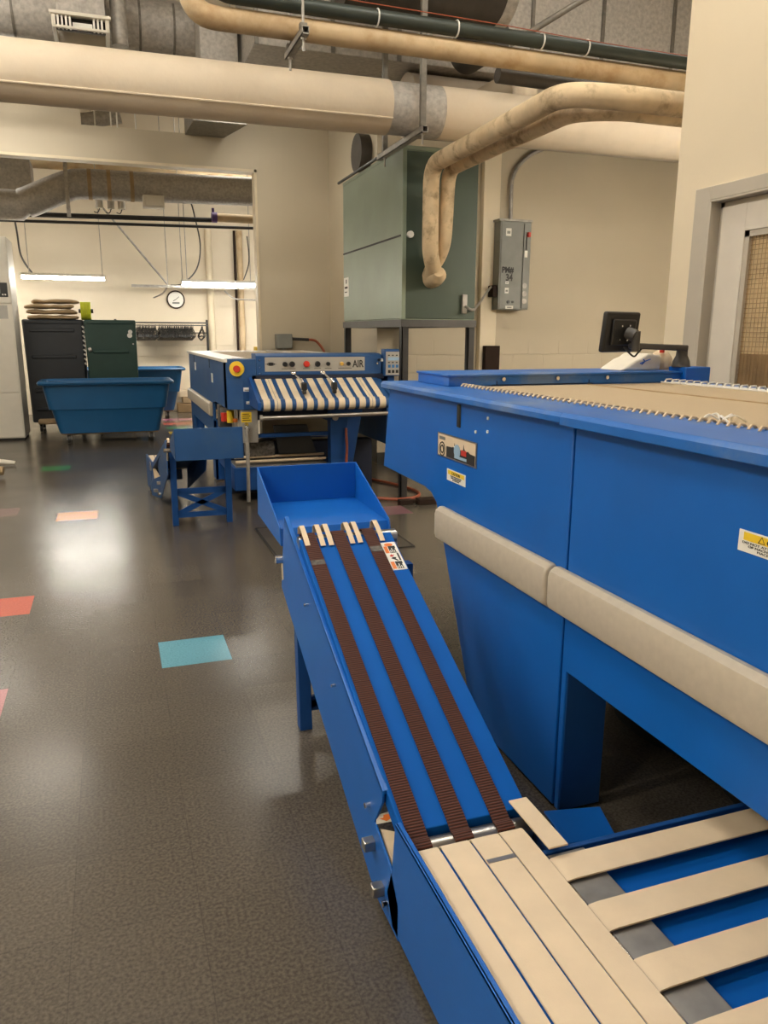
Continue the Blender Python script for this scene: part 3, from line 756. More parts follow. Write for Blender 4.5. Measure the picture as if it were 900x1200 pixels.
for x in (1.47, 1.725):
    sg = MB().box(x - .022, x + .022, 6.17, 6.23, .975, 1.04).box(x - .016, x + .016, 6.17, 6.22, .945, .98).build('sensor', 'black', ff, bevel=.01)
    MB().tube([(x, 6.2, 1.035), (x - .025, 6.38, 1.09), (x - .03, 6.47, 1.10)], .007, 8).tube([(x - .05, 6.46, 1.10), (x - .01, 6.46, 1.105)], .014, 8).build('sensor_arm', 'chrome', sg, smooth=True)
MB().tube([(1.08, 6.05, .775), (2.32, 6.05, .785)], .016, 12).build('guard_rail', 'steel', ff, smooth=True)
MB().tube([(1.075, 6.05, .775), (1.095, 6.05, .775)], .026, 12).build('rail_end', 'zinc', ff, smooth=True)
# keypad
kp = MB().box(2.255, 2.445, 6.46, 6.56, 1.065, 1.297).build('keypad_box', 'blue', ff, bevel=.005)
kf = plate('keypad_face', (2.268, 6.46, 1.075), (1, 0, 0), W, .17, .20, 'greyp', ff, .003)
MB().box(2.285, 2.42, 6.4555, 6.457, 1.20, 1.228).build('keypad_screen', 'sky_lbl', kf)
for j, (zz, m) in enumerate(((1.24, 'ink'), (1.178, 'ink'), (1.138, 'blue_key'), (1.092, 'ink'))):
    for i in range(4):
        h_ = .009 if j < 2 else .026
        MB().box(2.286 + i * .036, 2.302 + i * .036 + (.008 if j > 1 else 0), 6.4545, 6.457, zz, zz + h_).build('key', m, kf)
MB().box(2.30, 2.36, 6.50, 6.54, .86, 1.07).build('keypad_post', 'blue_dark', ff)
# front electrics
gb = MB().box(1.00, 1.14, 6.52, 6.72, .52, .80).build('switch_box', 'greyp', ff, bevel=.004)
yl = plate('yellow_notice', (1.0, 6.52, .695), (1, 0, 0), W, .087, .085, 'yellow', ff, .002)
for i in range(4):
    MB().box(1.01, 1.077 - .01 * (i % 2), 6.5172, 6.518, .71 + i * .017, .716 + i * .017).build('print', 'ink', yl)
gl = MB().tube(elbow([(1.04, 6.51, .67), (1.04, 6.48, .655), (1.035, 6.47, .30), (1.03, 6.47, .02)], .02), .016, 10).build('conduit', 'zinc', ff, smooth=True)
MB().tube([(1.04, 6.515, .675), (1.04, 6.47, .65)], .022, 10).build('conduit_fitting', 'chrome', gl, smooth=True)
MB().box(.88, .99, 7.0, 7.14, .60, .80).build('breaker_box', 'dkgrey', ff, bevel=.004)
MB().box(.89, .98, 6.985, 7.0, .70, .78).build('breaker_face', 'greybox', ff)
MB().tube([(.915, 6.93, .665), (.915, 6.93, .74)], .03, 12).build('cable_gland', 'red', ff, smooth=True)
MB().tube([(.965, 6.9, .655), (.965, 6.9, .76)], .032, 12).build('cable_gland', 'yellow', ff, smooth=True)
MB().tube([(1.005, 6.88, .66), (1.005, 6.88, .69)], .024, 12).build('cable_gland', 'orange', ff, smooth=True)
# undercarriage
MB().box(1.137, 1.79, 6.55, 6.60, .555, .585).build('tie_bar', 'blue_dark', ff)
MB().box(1.0, 2.3, 6.62, 6.70, .70, .80).build('tie_bar', 'navy', ff)
MB().prism([(1.29, .65), (1.585, .65), (1.665, .40), (1.33, .40)], 'y', 6.60, 6.64).build('chute', 'black', ff, bevel=.004)
MB().box(1.77, 1.93, 6.50, 6.60, .0, .80).build('leg', 'blue_dark', ff, bevel=.003)
MB().prism([(1.94, .80), (2.095, .80), (2.0, .30), (1.97, .0), (1.93, .0)], 'y', 6.58, 6.66).build('gusset', 'blue_dark', ff, bevel=.003)
MB().tube([(1.81, 6.50, .715), (1.81, 6.47, .715)], .026, 14).build('hand_knob', 'steel', ff, smooth=True)
MB().tube(smoothpath([(1.905, 6.48, .62), (1.91, 6.47, .45), (1.905, 6.47, .28), (1.93, 6.46, .05), (2.05, 6.42, .015)]), .012, 8).build('air_line', 'copper', ff, smooth=True)
MB().tube([(1.06, 6.72, .42), (1.30, 6.72, .43)], .085, 18).build('lint_roll', 'lint', ff, smooth=True)
MB().box(.93, 1.95, 6.56, 6.9, .10, .30).build('base_frame', 'blue_dark', ff, bevel=.004)
MB().box(.93, 2.30, 6.95, 7.10, .0, .45).build('base_frame', 'navy', ff)
MB().box(.95, 1.75, 6.58, 6.9, .30, .315).build('tray_plate', 'steel_plate', ff)
MB().tube([(.95, 6.60, .345), (1.75, 6.60, .345)], .012, 8).tube([(.95, 6.66, .375), (1.75, 6.66, .375)], .012, 8).build('tray_rail', 'beltb', ff, smooth=True)
for i in range(5):
    MB().box(.93, 2.30, 7.12 + i * .25, 7.30 + i * .25, .300, .306).build('delivery_belt', 'beltb', ff)
MB().box(.93, 2.30, 7.11, 8.42, .2, .30).build('delivery_bed', 'blue_dark', ff)

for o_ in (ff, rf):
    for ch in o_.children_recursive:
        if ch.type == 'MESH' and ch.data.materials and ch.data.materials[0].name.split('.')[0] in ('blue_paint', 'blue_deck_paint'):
            ch.data.materials[0] = M['blue_far']
# ------------------------------------------------------------------ monitor on its arm
mo = thing('monitor', 'black flat monitor seen from behind on a jointed arm above the near machine', 'monitor', (2.5, 2.98, 1.284))
fw = V((math.sin(math.radians(-16)), math.cos(math.radians(-16)), .10)).normalized()
rt = fw.cross(V((0, 0, 1))).normalized(); up = rt.cross(fw)
mtx = Matrix((rt, fw, up)).transposed().to_4x4(); mtx.translation = V((2.105, 2.90, 1.437))
sh = Matrix.Identity(4)
MB().box(-.113, .113, 0, .028, -.086, .086, mtx).build('housing', 'black', mo, bevel=.010, seg=3)
MB().box(-.094, .094, .028, .031, -.074, .074, mtx).build('screen', 'screen', mo)
MB().box(-.075, .075, -.012, .002, -.055, .055, mtx).build('back_cover', 'black', mo, bevel=.006)
for (a, b) in ((-.026, .028), (.026, .03), (-.03, -.03), (.02, -.032)):
    MB().tube([mtx @ V((a, -.012, b)), mtx @ V((a, -.017, b))], .0038, 8).build('screw', 'chrome', mo, smooth=True)
MB().tube([mtx @ V((.02, -.01, .0)), mtx @ V((.03, -.05, -.01))], .026, 14).tube([mtx @ V((.03, -.05, .01)), mtx @ V((.035, -.055, -.075))], .018, 14).build('tilt_joint', 'dkgrey', mo, smooth=True)
MB().hexa([(2.135, 2.855, 1.368), (2.135, 2.895, 1.368), (2.50, 2.99, 1.355), (2.50, 2.94, 1.355), (2.135, 2.855, 1.393), (2.135, 2.895, 1.393), (2.50, 2.99, 1.382), (2.50, 2.94, 1.382)]).build('arm', 'dkgrey', mo, bevel=.006)
MB().tube([(2.485, 2.965, 1.284), (2.485, 2.965, 1.31), (2.485, 2.965, 1.335), (2.485, 2.965, 1.38)], [.042, .038, .026, .024], 18).build('post', 'dkgrey', mo, smooth=True)
MB().tube(smoothpath([mtx @ V((.0, -.02, -.06)), mtx @ V((.02, -.06, -.095)), mtx @ V((.05, -.06, -.08)), (2.2, 2.88, 1.372)]), .004, 8).build('cable', 'black', mo, smooth=True)
# white folded cloth and a red-topped bottle behind the arm
c_ = MB(); pr = [(2.20, 1.266), (2.415, 1.266), (2.42, 1.335), (2.34, 1.345), (2.31, 1.325), (2.28, 1.315), (2.23, 1.285)]
c_.prism(pr, 'y', 3.02, 3.2)
tag(c_.build('folded_cloth', 'cloth', bevel=.014, seg=4), 'white folded cloth with a small blue mark behind the monitor arm', 'cloth')
cl_o = bpy.data.objects['folded_cloth']
mk = MB(); mk.tube([(2.30, 3.018, 1.298), (2.325, 3.018, 1.308), (2.355, 3.018, 1.318)], .0025, 6).tube([(2.315, 3.018, 1.318), (2.327, 3.018, 1.308), (2.31, 3.018, 1.294)], .0025, 6)
mk.build('blue_mark', 'blue', cl_o)
bt = tag(MB().tube([(2.478, 3.10, 1.266), (2.478, 3.10, 1.32), (2.478, 3.10, 1.345), (2.478, 3.10, 1.36)], [.05, .052, .035, .012], 16).build('bottle', 'beltb', smooth=True), 'small cream bottle with a red cap standing behind the monitor post', 'bottle')
MB().tube([(2.45, 3.06, 1.345), (2.45, 3.06, 1.362)], .012, 10).build('cap', 'red', bt, smooth=True)

# ------------------------------------------------------------------ air handler on its stand
AX0, AX1, AY0, AY1, AZ0, AZ1 = 2.355, 3.035, 6.30, 8.05, 1.545, 2.915
ah = thing('air_handler', 'tall green sheet metal air handler raised on a black angle iron stand', 'air handler', (2.7, 7.2, AZ0))
MB().box(AX0 + .01, AX1 - .01, AY0 + .01, AY1, AZ0, AZ1).build('casing', 'green', ah)
MB().box(AX0, AX0 + .012, AY0 + .02, AY1, 2.232, AZ1 - .02).build('upper_panel', 'green', ah, bevel=.003)
MB().box(AX0, AX0 + .012, AY0 + .02, AY1, AZ0 + .01, 2.222).build('lower_panel', 'green', ah, bevel=.003)
MB().box(AX0 + .03, AX1 - .005, AY0, AY0 + .012, AZ0 + .01, AZ1 - .04).build('front_panel', 'green_shade', ah, bevel=.003)
MB().box(AX0 - .006, AX0 + .03, AY0 - .006, AY0 + .03, AZ0, AZ1).build('corner_trim', 'green', ah, bevel=.003)
MB().box(AX0 - .004, AX1, AY0 - .004, AY1, AZ1 - .03, AZ1).build('top_flange', 'green', ah, bevel=.003)
MB().box(AX0 - .004, AX0, AY0 + .04, AY1, 2.219, 2.234).build('seam_strip', 'ink', ah)
MB().tube([(AX0 - .012, AY0 + .5, 2.935), (AX0 - .012, 8.17, 2.935)], .014, 8).build('top_rail', 'iron', ah, smooth=True)
MB().tube([(AX0 + .06, AY0 - .005, 2.23), (AX0 + .06, AY0 - .03, 2.23)], .028, 12).build('knob', 'label', ah, smooth=True)
al = plate('notice_label', (AX0, 8.03, 1.80), U, W, .16, .19, 'label', ah, .003)
MB().box(AX0 - .0045, AX0 - .003, 7.90, 8.0, 1.88, 1.90).box(AX0 - .0045, AX0 - .003, 7.92, 8.0, 1.84, 1.85).box(AX0 - .0045, AX0 - .003, 7.93, 7.96, 1.93, 1.97).build('print', 'brown', al)
MB().box(2.90, 2.945, AY0 - .03, AY0, 1.60, 1.76).build('junction_box', 'zinc', ah, bevel=.004)
st = thing('steel_stand', 'black angle iron stand carrying the green air handler', 'stand', (2.7, 7.2, 0))
s_ = MB()
s_.box(AX0 - .01, AX1 + .01, AY0 - .01, AY0 + .04, 1.485, AZ0); s_.box(AX0 - .01, AX1 + .01, AY1 - .04, AY1 + .01, 1.485, AZ0)
s_.box(AX0 - .01, AX0 + .04, AY0 + .04, AY1 - .04, 1.485, AZ0); s_.box(AX1 - .04, AX1 + .01, AY0 + .04, AY1 - .04, 1.485, AZ0)
s_.build('frame', 'dkgrey', st)
for x in (AX0, AX1 - .06):
    for y in (AY0, AY1 - .06):
        MB().box(x, x + .008, y, y + .06, 0, 1.485).box(x, x + .06, y, y + .008, 0, 1.485).build('leg', 'iron', st)
# steam pipes into it
sp = thing('steam_pipe', 'stained lagged steam pipe that loops down twice into the green air handler', 'pipe', (2.6, 5.2, 2.0))
MB().tube(elbow([(2.60, 6.31, 1.905), (2.575, 6.14, 1.935), (2.49, 6.03, 2.06), (2.485, 6.02, 2.72), (2.485, 4.12, 2.735), (2.72, 3.93, 2.69), (6.2, 3.93, 2.69)], .16, 7), .065, 18).build('supply_run', 'steam', sp, smooth=True)
MB().tube(elbow([(2.60, 6.31, 1.93), (2.625, 6.06, 2.10), (2.635, 6.02, 2.70), (2.635, 5.2, 2.70), (2.63, 4.25, 2.69), (2.85, 4.09, 2.68), (6.2, 4.09, 2.68)], .13, 7), .058, 16).build('return_run', 'steam', sp, smooth=True)
MB().tube([(2.615, 6.31, 1.88), (2.61, 6.2, 1.89), (2.60, 6.12, 1.905), (2.59, 6.08, 1.925)], [.078, .078, .072, .045], 16).build('inlet_boot', 'steam', sp, smooth=True)
# wall panel
EY = 7.88
ep = thing('motor_starter', 'grey motor starter box on the rear wall, marked in black pen beside the air handler', 'electrical box', (4.25, 8.0, 1.69))
MB().box(4.07, 4.445, EY, 8.1, 1.694, 2.62).build('enclosure', 'greybox', ep, bevel=.004)
MB().box(4.05, 4.455, EY - .012, 8.1, 2.62, 2.64).build('hood', 'zinc', ep)
MB().box(4.085, 4.345, EY - .008, EY, 1.705, 2.61).build('door', 'greybox', ep, bevel=.003)
MB().box(4.355, 4.44, EY - .014, EY, 1.71, 2.60).build('operator_strip', 'greybox', ep, bevel=.003)
MB().box(4.38, 4.392, EY - .02, EY - .013, 2.33, 2.49).build('lever_slot', 'ink', ep)
MB().box(4.385, 4.42, EY - .05, EY - .014, 2.46, 2.51).build('lever', 'red', ep, bevel=.006)
plate('stop_tag', (4.37, EY - .014, 2.25), (1, 0, 0), W, .035, .07, 'label', ep, .002)
for z in (1.95, 1.865, 1.785):
    MB().tube([(4.385, EY - .013, z), (4.385, EY - .02, z)], .028, 14).build('pilot_button', 'zinc', ep, smooth=True)
d_ = EY - .008
for (x, z, w_, h_, m) in ((4.135, 2.465, .065, .08, 'label'), (4.15, 1.965, .04, .028, 'label'), (4.145, 1.865, .048, .06, 'label'), (4.16, 1.70, .095, .035, 'label')):
    l = plate('notice_label', (x, d_, z), (1, 0, 0), W, w_, h_, m, ep, .0015)
    MB().box(x + w_ * .2, x + w_ * .8, d_ - .0022, d_ - .0014, z + h_ * .3, z + h_ * .65).build('print', 'greybox', l)
text('lettering', 'PM#', (4.10, d_ - .001, 2.085), (1, 0, 0), W, .085, 'ink', ep, 'LEFT', .9, bold=.0035)
text('lettering', '34', (4.15, d_ - .001, 2.00), (1, 0, 0), W, .10, 'ink', ep, 'LEFT', .85, bold=.0035)
MB().tube([(4.19, EY - .006, 1.775), (4.19, EY - .02, 1.775)], .018, 12).build('selector', 'black', ep, smooth=True)
MB().tube([(4.245, EY - .006, 1.775), (4.245, EY - .02, 1.775)], .013, 10).build('selector', 'black', ep, smooth=True)
tag(MB().tube(elbow([(4.28, 8.05, 2.64), (4.27, 8.05, 3.12), (4.45, 8.05, 3.33), (4.92, 8.05, 3.52), (5.85, 8.05, 3.80), (7.0, 8.05, 3.95)], .14), .021, 10).build('conduit', 'zinc', smooth=True), 'bent grey conduit rising from the motor starter box along the rear wall', 'conduit')
tag(MB().tube(smoothpath([(2.93, 6.27, 1.66), (2.97, 6.22, 1.63), (3.20, 6.6, 1.68), (3.75, 7.5, 1.86), (4.0, 7.92, 1.93), (4.07, 7.95, 1.93)], 5), .012, 8).build('flexible_conduit', 'zinc', smooth=True), 'thin flexible conduit curving from the air handler to the motor starter box', 'conduit')
tag(MB().box(4.015, 4.065, 7.90, 8.02, 1.83, 1.95).build('outlet_box', 'brown', bevel=.004), 'small dark red outlet box on the side of the motor starter box', 'box')
tag(MB().box(3.97, 4.15, 7.94, 8.02, 1.02, 1.30).build('wall_box', 'brown', bevel=.006), 'dark brown steel box on the pale column below the motor starter', 'box')
tag(MB().box(6.42, 6.55, 8.0, 8.1, 1.0, 1.30).build('wall_box', 'brown', bevel=.006), 'dark brown steel box on the rear wall just behind the monitor arm', 'box')

# ------------------------------------------------------------------ pipes and ducts overhead
bp_ = thing('insulated_pipe', 'thick white jacketed pipe crossing the whole room overhead', 'pipe', (2, 5.95, 2.88))
MB().tube([(-4.1, 5.95, 3.055), (2.08, 5.95, 3.078)], .188, 36).build('jacket', 'white_pipe', bp_, smooth=True)
MB().tube([(2.50, 5.95, 3.078), (7.88, 5.95, 3.10)], .184, 36).build('jacket', 'white_pipe', bp_, smooth=True)
MB().tube([(2.06, 5.95, 3.078), (2.52, 5.95, 3.079)], .182, 36).build('metal_collar', 'galv', bp_, smooth=True)
MB().tube([(-4.1, 5.792, 2.948), (2.08, 5.792, 2.97)], .008, 6).build('jacket_seam', 'white_pipe', bp_)
MB().tube(elbow([(3.30, 6.05, 3.10), (3.30, 6.05, 3.44), (3.30, 6.9, 3.47)], .12), .10, 20).build('branch_elbow', 'white_pipe', bp_, smooth=True)
wd = tag(MB().tube([(2.72, 7.25, 3.475), (7.88, 7.25, 3.475)], .268, 36).build('round_duct', 'duct_w', smooth=True), 'wide white wrapped round duct running behind the white jacketed pipe', 'duct')
gp = thing('green_pipe', 'dark green pipe running overhead along the tan pipe, tied with cable ties', 'pipe', (2.5, 4.8, 3.2))
MB().tube(elbow([(.70, 4.92, 3.45), (.70, 4.80, 3.245), (5.5, 4.80, 3.225)], .07), .042, 18).build('run', 'green_pipe', gp, smooth=True)
for x in (1.62, 2.13, 2.72, 3.05):
    MB().tube([(x, 4.8 + .046 * math.cos(a * PI / 8), 3.238 + .046 * math.sin(a * PI / 8)) for a in range(17)], .005, 6).build('cable_tie', 'label', gp)
tag(MB().tube(elbow([(.55, 4.95, 4.2), (.55, 4.86, 3.145), (5.5, 4.86, 3.128)], .14, 8), .062, 20).build('tan_pipe', 'tan_pipe', smooth=True), 'tan painted pipe with a rounded elbow running just under the dark green pipe', 'pipe')
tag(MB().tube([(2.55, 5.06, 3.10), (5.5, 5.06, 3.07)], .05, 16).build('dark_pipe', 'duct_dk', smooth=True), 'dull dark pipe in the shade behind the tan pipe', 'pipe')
tag(MB().tube(smoothpath([(1.35, 4.77, 3.30), (2.3, 4.75, 3.28), (3.4, 4.76, 3.262), (5.4, 4.76, 3.262)]), .003, 6).build('red_wire', 'copper', smooth=True), 'thin rust red wire strung along the top of the dark green pipe', 'wire')
def strut(label, x, y0, y1, z, rods, s=.042):
    t = thing('strut_hanger', label, 'hanger', (x, (y0 + y1) / 2, z))
    b = MB(); b.box(x - s / 2, x + s / 2, y0, y1, z, z + .006); b.box(x - s / 2, x - s / 2 + .004, y0, y1, z, z + s); b.box(x + s / 2 - .004, x + s / 2, y0, y1, z, z + s)
    b.box(x - s / 2, x + s / 2, y0, y1, z + s - .004, z + s)
    b.build('channel', 'zinc', t)
    for (y, w_) in rods:
        MB().tube([(x, y, z - .07), (x, y, H)], .008, 8).build('rod', 'zinc', t, smooth=True)
        MB().box(x - .02, x + .02, y - .018, y + .018, z + s + .002, z + s + w_).build('post', 'galv_dk', t)
        MB().tube([(x, y, z - .012), (x, y, z)], .016, 6).build('nut', 'zinc', t)
    return t
strut('grey steel strut hanger carrying the tan and green pipes', 1.14, 4.60, 5.06, 3.035, ((4.66, .03), (5.0, .03)), .040)
strut('grey steel strut hanger under the white jacketed pipe beside the air handler', 2.25, 5.58, 6.60, 2.842, ((5.63, 2.2), (6.46, 2.2)), .045)
# rectangular ducts near the ceiling
rd = thing('rectangular_duct', 'large mottled galvanized rectangular duct below the ceiling above the air handler', 'duct', (4.0, 7.0, 3.74))
MB().box(1.30, 7.8, 7.0, 7.9, 3.75, 4.70).build('casing', 'galv', rd, bevel=.006)
for x in (1.30, 1.95, 2.55, 3.20, 3.85, 4.6, 5.4, 6.4):
    MB().box(x, x + .035, 6.985, 7.0, 3.75, 4.70).build('seam', 'galv_dk', rd)
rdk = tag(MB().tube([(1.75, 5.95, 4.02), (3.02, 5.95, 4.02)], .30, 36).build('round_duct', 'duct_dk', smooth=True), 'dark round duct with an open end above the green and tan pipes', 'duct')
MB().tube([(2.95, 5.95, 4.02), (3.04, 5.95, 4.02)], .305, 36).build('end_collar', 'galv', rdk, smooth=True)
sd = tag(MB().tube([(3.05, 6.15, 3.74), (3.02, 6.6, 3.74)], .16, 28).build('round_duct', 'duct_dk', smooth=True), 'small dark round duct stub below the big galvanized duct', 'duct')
tag(MB().tube(elbow([(2.82, 5.4, 3.42), (3.35, 5.4, 3.75), (3.70, 5.4, 3.93), (3.75, 5.4, 4.4)], .06), .022, 10).build('thin_pipe', 'galv_dk', smooth=True), 'thin dark pipe slanting up across the face of the galvanized duct', 'pipe')
ld = thing('spiral_duct', 'galvanized round duct at the ceiling with a square diffuser, above the white jacketed pipe', 'duct', (.2, 7.9, 3.9))
MB().tube([(-4.1, 8.2, 4.17), (1.34, 8.2, 4.19)], .22, 32).build('run', 'galv', ld, smooth=True)
for x in (-1.5, -.6, .45, .75, 1.05):
    MB().tube([(x, 8.2, 4.18), (x + .02, 8.2, 4.18)], .226, 32).build('joint_band', 'galv_dk', ld, smooth=True)
MB().box(-.215, .155, 7.35, 7.72, 3.90, 4.30).box(-.215, .155, 7.7, 8.05, 4.05, 4.30).build('neck', 'galv', ld, bevel=.004)
lp_ = MB(); lp_.box(-.27, .195, 7.28, 7.32, 3.885, 3.91); lp_.box(-.255, -.225, 7.30, 7.75, 3.80, 3.90); lp_.box(.15, .18, 7.30, 7.75, 3.80, 3.90); lp_.box(-.25, .18, 7.30, 7.33, 3.795, 3.812); lp_.box(-.25, .18, 7.72, 7.76, 3.80, 3.90)
lp_.build('diffuser', 'offwhite', ld, bevel=.003)
MB().box(-.225, .15, 7.40, 7.42, 3.81, 3.90).build('throat_shade', 'iron', ld)  # dark panel stands for the shade in the gaps between louvers
lv = MB()
for i in (0, 1, 2, 3, 9, 10, 11):
    lv.box(-.215 + i * .03, -.20 + i * .03, 7.31, 7.40, 3.812, 3.89)
lv.box(-.10, .05, 7.36, 7.37, 3.82, 3.86)
lv.build('louver', 'label', ld)
MB().tube([(.265, 7.6, 4.25), (.265, 7.6, 3.80)], .065, 20).build('drop_leg', 'galv', ld, smooth=True)
MB().box(.93, 1.26, 7.6, 7.95, 3.40, 4.2).build('drop_duct', 'galv', ld, bevel=.004)
td = tag(MB().hexa([(1.02, 9.2, 3.66), (1.60, 9.2, 3.66), (1.45, 9.96, 3.68), (1.0, 9.96, 3.68), (1.02, 9.2, 4.2), (1.60, 9.2, 4.2), (1.45, 9.96, 4.2), (1.0, 9.96, 4.2)]).build('transition_duct', 'galv_dk', bevel=.004), 'dull grey tapered duct ending at the wall beside the upper opening', 'duct')
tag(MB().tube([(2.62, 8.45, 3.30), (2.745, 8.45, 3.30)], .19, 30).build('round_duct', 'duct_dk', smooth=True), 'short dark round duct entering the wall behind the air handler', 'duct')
# rods and rails seen through the upper wall opening
for i, x in enumerate((.02, .20, .27, .48)):
    tag(MB().tube([(x, 10.5, 3.55), (x, 10.5, 5.25)], .010, 6).build('hanger_rod', 'label', smooth=True), 'thin pale hanger rod seen through the upper wall opening', 'rod', 'pale rods behind the upper wall opening')
tag(MB().tube([(-.6, 10.6, 3.80), (1.3, 10.6, 3.80)], .012, 6).build('pale_pipe', 'label', smooth=True), 'thin pale pipe running level behind the upper wall opening', 'pipe')
tag(MB().tube([(-.2, 10.9, 3.93), (.32, 10.9, 4.05)], .09, 16).build('flexible_duct', 'galv', smooth=True), 'silver flexible duct end behind the upper wall opening', 'duct')

# ------------------------------------------------------------------ back room
def strip_light(name, label, x0, x1, y, z, rods, m='tube', grp=None):
    t = thing(name, label, 'light', ((x0 + x1) / 2, y, z), grp)
    MB().prism([(y - .06, z + .035), (y - .035, z + .075), (y + .035, z + .075), (y + .06, z + .035)], 'x', x0, x1).build('housing', 'white', t)
    MB().box(x0, x0 + .012, y - .062, y + .062, z - .005, z + .077).box(x1 - .012, x1, y - .062, y + .062, z - .005, z + .077).build('end_cap', 'white', t)
    MB().prism([(y - .055, z + .034), (y - .055, z + .01), (y - .03, z - .012), (y + .03, z - .012), (y + .055, z + .01), (y + .055, z + .034)], 'x', x0 + .012, x1 - .012).build('diffuser', m, t)
    for x in rods:
        MB().tube([(x, y, z + .075), (x, y, H)], .006, 6).build('hanger_rod', 'zinc', t, smooth=True)
    return t
strip_light('strip_light', 'hanging fluorescent strip light over the black linen cart', -1.20, .005, 13.3, 2.235, (-1.08, -.03))
strip_light('strip_light', 'hanging fluorescent strip light to the right of the wall clock', 1.16, 2.38, 13.3, 2.195, (1.18, 2.28))
sb = thing('spiral_duct', 'galvanized round duct with an S bend seen through the wide wall opening', 'duct', (.5, 12, 3.2))
MB().tube(smoothpath([(-4.0, 12, 3.08), (-1.25, 12, 3.09), (-.95, 12, 3.12), (-.42, 12, 3.36), (-.12, 12, 3.41), (.5, 12, 3.415), (2.9, 12, 3.46)], 6), .195, 30).build('run', 'galv', sb, smooth=True)
for x, z in ((.12, 3.412), (.42, 3.414), (-.13, 3.408)):
    MB().tube([(x, 12, z), (x + .05, 12, z)], .201, 30).build('tape_band', 'linen', sb, smooth=True)
MB().box(.57, .85, 11.68, 11.85, 3.11, 3.27).box(.60, .82, 11.66, 11.68, 3.13, 3.25).build('diffuser', 'white', sb, bevel=.004)
MB().box(-.42, -.37, 11.79, 11.805, 2.95, 5.2).build('strap', 'galv', sb)
tag(MB().box(-4, -.9, 12.9, 13.4, 3.42, 3.85).build('rectangular_duct', 'galv', bevel=.006), 'mottled galvanized box duct behind the S bend of the round duct', 'duct')
tag(MB().tube([(-4, 12.8, 3.03), (1.62, 12.8, 3.13)], .035, 12).build('black_pipe', 'iron', smooth=True), 'black pipe running level under the S bend duct', 'pipe')
tag(MB().tube([(-4, 12.9, 2.96), (2.7, 12.9, 3.06)], .022, 10).build('thin_pipe', 'iron', smooth=True), 'thinner dark pipe just below the black pipe in the back room', 'pipe')
bw = tag(MB().tube([(1.70, 12.75, 3.165), (2.7, 12.75, 3.165)], .065, 18).build('cream_pipe', 'tan_pipe', smooth=True), 'thick cream pipe section beside the violet valve in the back room', 'pipe')
MB().tube([(1.62, 12.75, 3.165), (1.70, 12.75, 3.165)], .078, 16).tube([(1.645, 12.75, 3.165), (1.645, 12.75, 3.30)], .02, 8).build('valve', 'purple', bw, smooth=True)
tag(MB().tube([(-4, 13.6, 3.93), (2.8, 13.6, 3.90)], .06, 14).build('tan_pipe', 'tan_pipe', smooth=True), 'tan pipe running level above the S bend duct in the back room', 'pipe')
tag(MB().tube([(-4, 13.9, 3.66), (2.8, 13.9, 3.70)], .03, 10).build('dark_pipe', 'iron', smooth=True), 'dark thin pipe behind the round duct in the back room', 'pipe')
for i, x in enumerate((.0, .16, .31)):
    t = tag(MB().tube([(x, 12.6, 3.19), (x, 12.6, 3.34)], .052, 14).build('lamp_socket', 'white', smooth=True), ['white socket under the round duct, first of three from the S bend', 'white socket under the round duct, middle of the three', 'white socket under the round duct, nearest the square diffuser of the three'][i], 'socket')
    MB().tube(smoothpath([(x, 12.6, 3.19), (x - .03, 12.58, 3.13), (x - .08, 12.58, 3.14)]), .007, 6).build('cord', 'iron', t, smooth=True)
us = thing('strut_rail', 'long grey steel strut rail hanging level above the wall clock', 'rail', (1.45, 14, 2.17))
MB().box(.41, 2.6, 13.98, 14.02, 2.175, 2.215).build('channel', 'zinc', us)
MB().tube([(.03, 14, 3.42), (1.0, 14, 2.22)], .016, 8).build('brace', 'zinc', us, smooth=True)
MB().tube(smoothpath([(1.0, 14.0, 2.21), (.93, 14.4, 2.10), (.80, 14.8, 2.04)]), .013, 8).build('brace', 'zinc', us, smooth=True)
for x in (1.0, 1.32):
    MB().tube([(x, 14, 2.2), (x, 14, H)], .007, 6).build('rod', 'zinc', us, smooth=True)
tag(MB().tube(smoothpath([(1.05, 14.1, 2.22), (1.25, 14.1, 2.25), (1.5, 14.1, 2.5), (1.58, 14.1, 2.9), (1.5, 14.1, 3.4), (1.45, 14.1, 3.6)]), .012, 8).build('cable', 'dkgrey', smooth=True), 'dark grey cable hanging in a curve from the strut rail', 'cable')
tag(MB().tube(smoothpath([(2.28, 13.5, 3.0), (2.30, 13.5, 2.6), (2.2, 13.5, 2.3)]), .010, 8).build('cable', 'dkgrey', smooth=True), 'dark cable dropping to the strip light beside the wide opening', 'cable')
tag(MB().tube(smoothpath([(-1.3, 13.9, 3.6), (-1.25, 13.9, 3.0), (-1.22, 13.9, 2.6), (-1.08, 13.9, 2.34)]), .014, 8).build('cable', 'dkgrey', smooth=True), 'dark cable dropping to the strip light over the black linen cart', 'cable')
tag(MB().tube(elbow([(2.0, 14.4, 2.16), (2.16, 14.4, 2.02), (2.7, 14.4, 2.01)], .1), .012, 8).build('conduit', 'zinc', smooth=True), 'short bent grey conduit below the strip light near the tan post', 'conduit')
tag(MB().tube([(1.815, 14.92, 0), (1.815, 14.92, 3.25)], .062, 16).build('tan_post', 'jamb', smooth=True), 'pale tan vertical pipe on the far wall next to the hanger rail', 'pipe')
tag(MB().tube([(2.375, 14.92, 0), (2.375, 14.92, 3.25)], .055, 16).build('tan_post', 'tan_pipe', smooth=True), 'tan vertical pipe on the far wall paired with a thin dark pipe', 'pipe')
tag(MB().tube([(2.285, 14.93, 0), (2.285, 14.93, 3.25)], .022, 12).build('dark_pipe', 'brown', smooth=True), 'thin dark brown vertical pipe beside the tan wall pipe', 'pipe')
